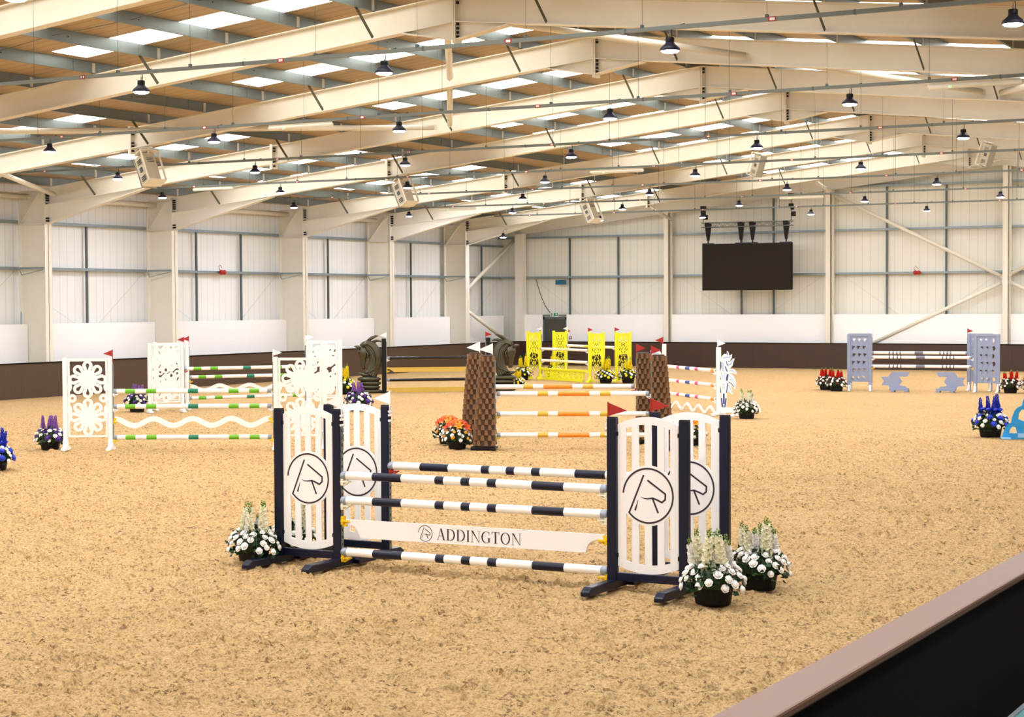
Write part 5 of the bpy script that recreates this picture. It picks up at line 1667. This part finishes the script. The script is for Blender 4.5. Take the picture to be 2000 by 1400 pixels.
def zig(label, x0, y0, s_):
    t = thing('jump_filler', label, 'filler', (x0, y0, 0), 0.05, 'grey zigzag fillers')
    k = 1 / 555.0
    P = [(725, 940), (850, 940), (910, 852), (1215, 852), (1175, 932), (1035, 935), (1085, 1015), (1030, 1085), (1145, 1100), (1215, 1170), (905, 1175), (850, 1090), (722, 1085), (775, 1015)]
    pts = [(s_ * (x - 970) * k, (1195 - z) * k) for x, z in P]
    plate(pts, [], 0.03).build('board', M['greyblue'], t)
    MB().box(-0.16 if s_ > 0 else -0.42, 0.42 if s_ > 0 else 0.16, -0.14, 0.02, 0.05, 0.12).build('base', M['greyblue'], t)
    for x in (-0.06, 0.36):
        MB().box(s_ * x - 0.05, s_ * x + 0.05, -0.16, 0.10, 0, 0.05).build('foot', M['greyblue'], t)
zig('grey zigzag filler on the sand, left one under the grey jump', -16.28, 54.25, 1)
zig('grey zigzag filler on the sand, right one under the grey jump', -14.62, 54.45, -1)

# ------------------------------------------------------------------ blue loop filler at the right edge
t = thing('jump_filler', 'sky blue filler of joined loops at the right edge', 'filler', (-8.78, 36.60, 0), 0.30)
lh = [(0.0, 0.03), (0.02, 0.13), (0.07, 0.25), (0.17, 0.33), (0.185, 0.44), (0.24, 0.56), (0.31, 0.64), (0.38, 0.68), (0.40, 0.77), (0.44, 0.88), (0.55, 1.02), (0.70, 1.08)]
out = [(0.08, 0.0)] + lh[0:1] + lh[1:] + [(1.40 - x, z) for x, z in reversed(lh[:-1])] + [(1.32, 0.0)]
h1 = [(0.13, 0.12), (0.15, 0.20), (0.20, 0.255), (0.26, 0.235), (0.29, 0.12)]
h2 = [(0.31, 0.40), (0.32, 0.52), (0.38, 0.60), (0.46, 0.58), (0.50, 0.46), (0.42, 0.36)]
h3 = [(0.55, 0.70), (0.58, 0.86), (0.70, 0.94), (0.82, 0.86), (0.85, 0.70), (0.70, 0.62)]
h4 = [(0.42, 0.10), (0.45, 0.24), (0.55, 0.30), (0.70, 0.24), (0.85, 0.30), (0.95, 0.24), (0.98, 0.10)]
mir = lambda P: [(1.40 - x, z) for x, z in P]
plate(out, [h1, mir(h1), h2, mir(h2), h3, h4], 0.08).build('loops', M['skyblue'], t)
for q, (cx_, cz_, r_) in enumerate(((0.21, 0.16, 0.165), (0.40, 0.48, 0.18))):
    for mm in (0, 1):
        c = 1.40 - cx_ if mm else cx_
        pts = arc(c, cz_, r_, 10, 170, 14)
        ribbon(pts, 0.02, -0.041, 0.012).build('raised_rim', M['skyblue'], t)
MB().box(0.30, 0.62, -0.055, -0.04, 0.03, 0.12).build('label_patch', M['skypale'], t)
for x in (-0.02, 1.24):
    MB().box(x, x + 0.18, -0.22, 0.22, 0.0, 0.035).build('foot', M['skypale'], t, bevel=0.008)

# ------------------------------------------------------------------ black foot at the left edge
t = thing('jump_standard', 'black foot of a standard cut by the left edge', 'jump standard', (-22.15, 22.28, 0), 0.45)
MB().box(-0.6, 0.13, -0.05, 0.05, 0, 0.06).build('foot', M['black'], t, bevel=0.01)
MB().box(-0.55, -0.45, -0.04, 0.04, 0.06, 1.6).build('post', M['black'], t)

# ================================================================== flower pots
def mesh_blossom(m_, seed, r=0.032):
    rnd = random.Random(seed)
    mb = MB()
    for ring, (n_, rr, lift, tilt) in enumerate(((6, 1.0, 0.0, 0.35), (5, 0.72, 0.25, 0.8), (3, 0.4, 0.42, 1.2))):
        for k in range(n_):
            a = 2 * PI * (k + 0.5 * ring) / n_ + rnd.uniform(-0.15, 0.15)
            ca, sa = math.cos(a), math.sin(a)
            L_ = r * rr
            w_ = L_ * 0.62
            z0 = r * lift; z1 = z0 + L_ * math.sin(tilt) * 0.7; x1 = L_ * math.cos(tilt * 0.8)
            def T(u, v, z): return (u * ca - v * sa, u * sa + v * ca, z)
            mb.add([T(0, 0, z0), T(x1 * 0.55, -w_, z0 + (z1 - z0) * 0.5), T(x1, -w_ * 0.45, z1), T(x1 * 1.04, w_ * 0.45, z1), T(x1 * 0.55, w_, z0 + (z1 - z0) * 0.5)],
                   [(0, 1, 2, 3, 4)])
    mb.lathe([(r * 0.5, 0.0), (r * 0.72, r * 0.28), (r * 0.62, r * 0.55), (r * 0.35, r * 0.74), (r * 0.08, r * 0.78)], 9)
    return mb.mesh('blossom', m_)
BL = {k: [mesh_blossom(M[k], s_) for s_ in (1, 2)] for k in ('fwhite', 'fpurple', 'famber', 'fyellow', 'fblue', 'fdark')}

def mesh_lily(m_):
    mb = MB(); r = 0.075
    for k in range(6):
        a = 2 * PI * k / 6 + 0.2; ca, sa = math.cos(a), math.sin(a)
        T = lambda u, v, z: (u * ca - v * sa, u * sa + v * ca, z)
        w_ = 0.020
        mb.add([T(0, 0, 0), T(r * 0.5, -w_, r * 0.45), T(r * 0.5, w_, r * 0.45), T(r * 1.1, 0, r * 0.55), T(r * 0.5, 0, r * 0.36)],
               [(0, 1, 4), (0, 4, 2), (1, 3, 4), (4, 3, 2)])
    mb.lathe([(0.008, 0), (0.006, 0.05)], 6)
    return mb.mesh('lily', m_)
LILY = [mesh_lily(M['forange']), mesh_lily(M['famber']), mesh_lily(M['forange2'])]

def mesh_spike(kind, h, seed, ms):
    """flower spike: stem, florets getting smaller upward, buds at the tip. ms = [petal, stem]"""
    rnd = random.Random(seed)
    mb = MB()
    bend = rnd.uniform(-0.03, 0.03)
    P = lambda u: (bend * u * u, bend * 0.4 * u, h * u)
    mb.tube([P(0), P(0.5), P(1)], [0.006, 0.005, 0.002], 6, 1)
    u0 = 0.30
    nf = 54 if kind == 'fine' else 52
    for k in range(nf):
        u = u0 + (0.97 - u0) * k / (nf - 1)
        sc_ = (1 - 0.62 * (u - u0) / (1 - u0))
        a = k * 2.4
        x, y, z = P(u)
        r = (0.034 if kind == 'fine' else 0.041) * sc_
        off_ = (0.032 if kind == 'fine' else 0.034) * sc_ * rnd.uniform(0.8, 1.3)
        cx_, cy_ = x + off_ * math.cos(a), y + off_ * math.sin(a)
        mi = 0
        if kind != 'fine' and u > 0.84: mi = 1; r *= 0.5
        n_ = 5
        vs = [(x + 0.2 * off_ * math.cos(a), y + 0.2 * off_ * math.sin(a), z - r * 0.3)]
        tl = rnd.uniform(-0.5, 0.7)
        for q in range(n_ * 2):
            b = 2 * PI * q / (n_ * 2) + a
            rr = r * (1.08 if q % 2 == 0 else 0.70)
            # floret faces outward and a little upward
            ox, oy = math.cos(a), math.sin(a)
            tx, ty = -oy, ox
            vs.append((cx_ + ox * r * (0.45 - tl * 0.5 * math.sin(b)) + tx * rr * math.cos(b), cy_ + oy * r * 0.45 + ty * rr * math.cos(b), z + rr * math.sin(b) + tl * r * 0.4))
        fs = [(0, 1 + q, 1 + (q + 1) % (n_ * 2)) for q in range(n_ * 2)]
        mb.add(vs, fs, mi)
    return mb.mesh('flower_spike', ms)
SPK = {}
def spikes(kind, col, h):
    key = (kind, col, round(h, 2))
    if key not in SPK: SPK[key] = [mesh_spike(kind, h, s_, [M[col], M['leaf2']]) for s_ in (1, 2, 3)]
    return SPK[key]

def mesh_foliage(seed, R, H, n_=260):
    rnd = random.Random(seed)
    mb = MB()
    for k in range(n_):
        th = rnd.uniform(0, 2 * PI); ph = rnd.uniform(-0.25, 1.45)
        rr = rnd.uniform(0.62, 1.02)
        c = Vector((R * rr * math.cos(ph) * math.cos(th), R * rr * 0.8 * math.cos(ph) * math.sin(th), 0.16 + H * rr * math.sin(ph)))
        d = Vector((math.cos(th) * rnd.uniform(0.4, 1), math.sin(th) * rnd.uniform(0.4, 1), rnd.uniform(-0.6, 0.9))).normalized()
        s_ = d.cross(Vector((rnd.uniform(-1, 1), rnd.uniform(-1, 1), 1))).normalized()
        L_ = rnd.uniform(0.045, 0.085); w_ = L_ * 0.42
        nn = d.cross(s_) * 0.25 * w_
        mb.add([c, c + d * L_ * 0.5 + s_ * w_ + nn, c + d * L_, c + d * L_ * 0.5 - s_ * w_ + nn, c + d * L_ * 0.5], [(0, 1, 4), (1, 2, 4), (0, 4, 3), (4, 2, 3)])
    for k in range(26):   # grassy blades
        th = rnd.uniform(0, 2 * PI)
        o = Vector((0.1 * math.cos(th), 0.08 * math.sin(th), 0.2))
        e = Vector((R * 1.22 * math.cos(th), R * 1.1 * math.sin(th), rnd.uniform(0.10, 0.42)))
        mid = (o + e) / 2 + Vector((0, 0, 0.12))
        s_ = Vector((-math.sin(th), math.cos(th), 0)) * 0.004
        mb.add([o - s_, o + s_, mid + s_, mid - s_, e], [(0, 1, 2, 3), (3, 2, 4)])
    mb.lathe([(R * 0.62, 0.15), (R * 0.72, 0.22), (R * 0.6, 0.16 + H * 0.62), (R * 0.25, 0.16 + H * 0.85)], 12, (0, 0, 0), 1, 0.8)
    return mb.mesh('foliage', M['leaf'])
FOL = [mesh_foliage(s_, 0.27, 0.24) for s_ in (1, 2, 3)]

def mesh_trough():
    mb = MB()
    n_ = 64
    prof = [(0.80, 0.0), (0.84, 0.02), (0.96, 0.155), (1.04, 0.16), (1.05, 0.19), (0.97, 0.192), (0.93, 0.15), (0.9, 0.14)]
    vs = []; fs = []
    for i, (r_, z) in enumerate(prof):
        for k in range(n_):
            a = 2 * PI * k / n_
            e = 0.72
            x = math.copysign(abs(math.cos(a)) ** e, math.cos(a)); y = math.copysign(abs(math.sin(a)) ** e, math.sin(a))
            rib = 1.0 + (0.012 if (k % 2 and 0 < i < 3) else 0.0)
            vs.append((0.185 * r_ * x * rib, 0.115 * r_ * y * rib, z))
    for i in range(len(prof) - 1):
        for k in range(n_): fs.append((i * n_ + k, i * n_ + (k + 1) % n_, (i + 1) * n_ + (k + 1) % n_, (i + 1) * n_ + k))
    fs.append(tuple(reversed(range(n_)))); fs.append(tuple(len(vs) - n_ + k for k in range(n_)))
    mb.add(vs, fs, 0, False)
    return mb.mesh('trough', M['pot'])
POT = mesh_trough()

def planter(label, loc, kind, rot=0.0, sc_=1.0, seed=0, group=None):
    rnd = random.Random(100 + seed)
    t = thing('flower_pot', label, 'flower pot', (loc[0], loc[1], 0), 0.0, group)
    obj_mesh('trough', POT, t, rot=(0, 0, rot), scale=(sc_,) * 3)
    obj_mesh('foliage', FOL[seed % 3], t, rot=(0, 0, rot + seed), scale=(sc_,) * 3)
    cfg = {
        'white': (['fwhite'], [('big', 'fcream', 0.52, 5), ('big', 'fwhite', 0.42, 4)]),
        'purple': (['fwhite', 'fwhite', 'fpurple'], [('fine', 'flilac', 0.46, 4)]),
        'orange': (['fwhite', 'fwhite', 'famber'], []),
        'yellow': (['fwhite', 'fyellow'], [('big', 'fyellow', 0.60, 3)]),
        'red': (['fwhite', 'fwhite', 'fdark'], [('big', 'fred', 0.46, 5)]),
        'blue': (['fwhite', 'fwhite', 'fblue'], [('fine', 'fblue', 0.52, 4)]),
    }[kind]
    nb = 44
    for k in range(nb):
        th = 2 * PI * (k * 0.618034) + rnd.uniform(-0.2, 0.2)
        ph = -0.05 + 1.0 * ((k + 0.5) / nb) ** 0.9
        R, H = 0.285, 0.24
        c = Vector((R * math.cos(ph) * math.cos(th), R * 0.82 * math.cos(ph) * math.sin(th), 0.16 + H * math.sin(ph))) * sc_
        nrm = Vector((math.cos(ph) * math.cos(th), math.cos(ph) * math.sin(th), math.sin(ph) + 0.25)).normalized()
        q = nrm.to_track_quat('Z', 'Y').to_euler()
        col = cfg[0][k % len(cfg[0])]
        s_ = sc_ * rnd.uniform(0.95, 1.4) * (1.35 if col in ('fpurple', 'fblue') else 1.0)
        o = obj_mesh('blossom', BL[col][k % 2], t, c, q, (s_,) * 3)
        o.rotation_euler = q
    for kd, col, h, cnt in cfg[1]:
        for k in range(cnt):
            me = spikes(kd, col, h)[k % 3]
            a = 2 * PI * k / cnt + seed
            rr = 0.085 if cnt > 3 else 0.06
            o = obj_mesh('flower_spike', me, t, (rr * 1.5 * math.cos(a) * sc_, rr * math.sin(a) * sc_, 0.16 * sc_),
                         (rnd.uniform(-0.12, 0.12), rnd.uniform(-0.1, 0.16), a), (sc_ * rnd.uniform(0.88, 1.05),) * 3)
    if kind == 'orange':
        for k in range(16):
            th = 2 * PI * k * 0.618; ph = 0.55 + 0.95 * (k / 15.0)
            c = Vector((0.22 * math.cos(ph) * math.cos(th), 0.18 * math.cos(ph) * math.sin(th), 0.30 + 0.17 * math.sin(ph))) * sc_
            nrm = Vector((math.cos(ph) * math.cos(th), math.cos(ph) * math.sin(th) - 0.3, math.sin(ph))).normalized()
            obj_mesh('lily', LILY[(0, 2, 0, 1)[k % 4]], t, c, nrm.to_track_quat('Z', 'Y').to_euler(), (sc_ * 1.25,) * 3)
    if kind == 'blue':
        for k in range(8):
            th = 2 * PI * k / 8
            obj_mesh('blossom', BL['fblue'][k % 2], t, (0.15 * math.cos(th) * sc_, 0.12 * math.sin(th) * sc_, 0.42 * sc_), (0.3 * math.cos(th), 0.3 * math.sin(th), 0), (1.7 * sc_,) * 3)
    return t
PL = [
    ('potted white flowers left of the front left navy standard', (-11.74, 15.62), 'white', 0.0, 1.0, 'pots of white flowers'),
    ('potted white flowers seen through the front left navy standard', (-11.70, 16.28), 'white', 0.2, 1.0, 'pots of white flowers'),
    ('potted white flowers at the foot of the front right navy standard', (-6.36, 15.46), 'white', 0.1, 1.05, 'pots of white flowers'),
    ('potted white flowers at the far right of the navy jump, behind the other pot', (-6.30, 16.48), 'white', -0.2, 1.05, 'pots of white flowers'),
    ('potted white flowers beside the standard with the printed horse face', (-15.77, 40.45), 'white', 0.3, 1.1, 'pots of white flowers'),
    ('potted purple and white flowers left of the near green jump', (-24.62, 26.30), 'purple', 0.3, 1.1, 'pots of purple flowers'),
    ('potted purple and white flowers behind the near green jump, left of the far standards', (-31.25, 36.62), 'purple', 0.2, 1.2, 'pots of purple flowers'),
    ('potted purple and white flowers just above the back navy standard', (-26.05, 39.22), 'purple', 0.3, 1.3, 'pots of purple flowers'),
    ('potted purple and white flowers hidden behind the left navy standards', (-20.23, 29.60), 'purple', 0.3, 1.0, 'pots of purple flowers'),
    ('potted orange lilies and white flowers left of the bark towers, front one', (-17.52, 29.78), 'orange', 0.2, 1.05, 'pots of orange flowers'),
    ('potted orange lilies and white flowers left of the bark towers, rear one', (-18.30, 30.75), 'orange', 0.1, 1.05, 'pots of orange flowers'),
    ('potted orange and amber flowers seen through the right navy standards', (-13.78, 32.45), 'orange', 0.2, 1.05, 'pots of orange flowers'),
    ('potted red and white flowers left of the grey jump, outer one', (-18.62, 54.60), 'red', 0.1, 1.15, 'pots of red flowers'),
    ('potted red and white flowers touching the left grey standard', (-18.06, 53.95), 'red', 0.1, 1.15, 'pots of red flowers'),
    ('potted red and white flowers touching the right grey standard', (-12.92, 54.85), 'red', 0.2, 1.15, 'pots of red flowers'),
    ('potted red and white flowers at the right edge of the grey jump', (-12.32, 54.90), 'red', 0.2, 1.15, 'pots of red flowers'),
    ('potted blue and white flowers beside the sky blue filler', (-9.13, 37.05), 'blue', 0.2, 1.3, 'pots of blue flowers'),
    ('potted blue and white flowers cut by the left edge', (-22.40, 22.62), 'blue', 0.2, 1.1, 'pots of blue flowers'),
    ('potted yellow flowers left of the left bronze horse statue', (-31.30, 46.35), 'yellow', 0.2, 1.3, 'pots of yellow flowers'),
    ('potted yellow flowers left of the front left yellow standard', (-30.95, 57.30), 'yellow', 0.1, 1.25, 'pots of yellow flowers'),
    ('potted yellow flowers right of the right bronze horse statue', (-28.35, 52.15), 'yellow', 0.4, 0.9, 'pots of yellow flowers'),
    ('potted yellow flowers behind the yellow jump, seen between its front standards', (-30.75, 59.3), 'yellow', 0.4, 1.2, 'pots of yellow flowers'),
    ('potted yellow flowers right of the front right yellow standard', (-27.05, 56.12), 'yellow', 0.2, 1.25, 'pots of yellow flowers'),
    ('potted yellow flowers in front of the rear right yellow standard', (-26.38, 56.50), 'yellow', 0.2, 1.25, 'pots of yellow flowers'),
    ('potted yellow flowers beside the bark tower, rightmost of the three', (-26.05, 57.40), 'yellow', 0.2, 1.25, 'pots of yellow flowers'),
]
for i, (lab, loc, kd, rot, sc_, grp) in enumerate(PL):
    planter(lab, loc, kd, rot, sc_, i, grp)
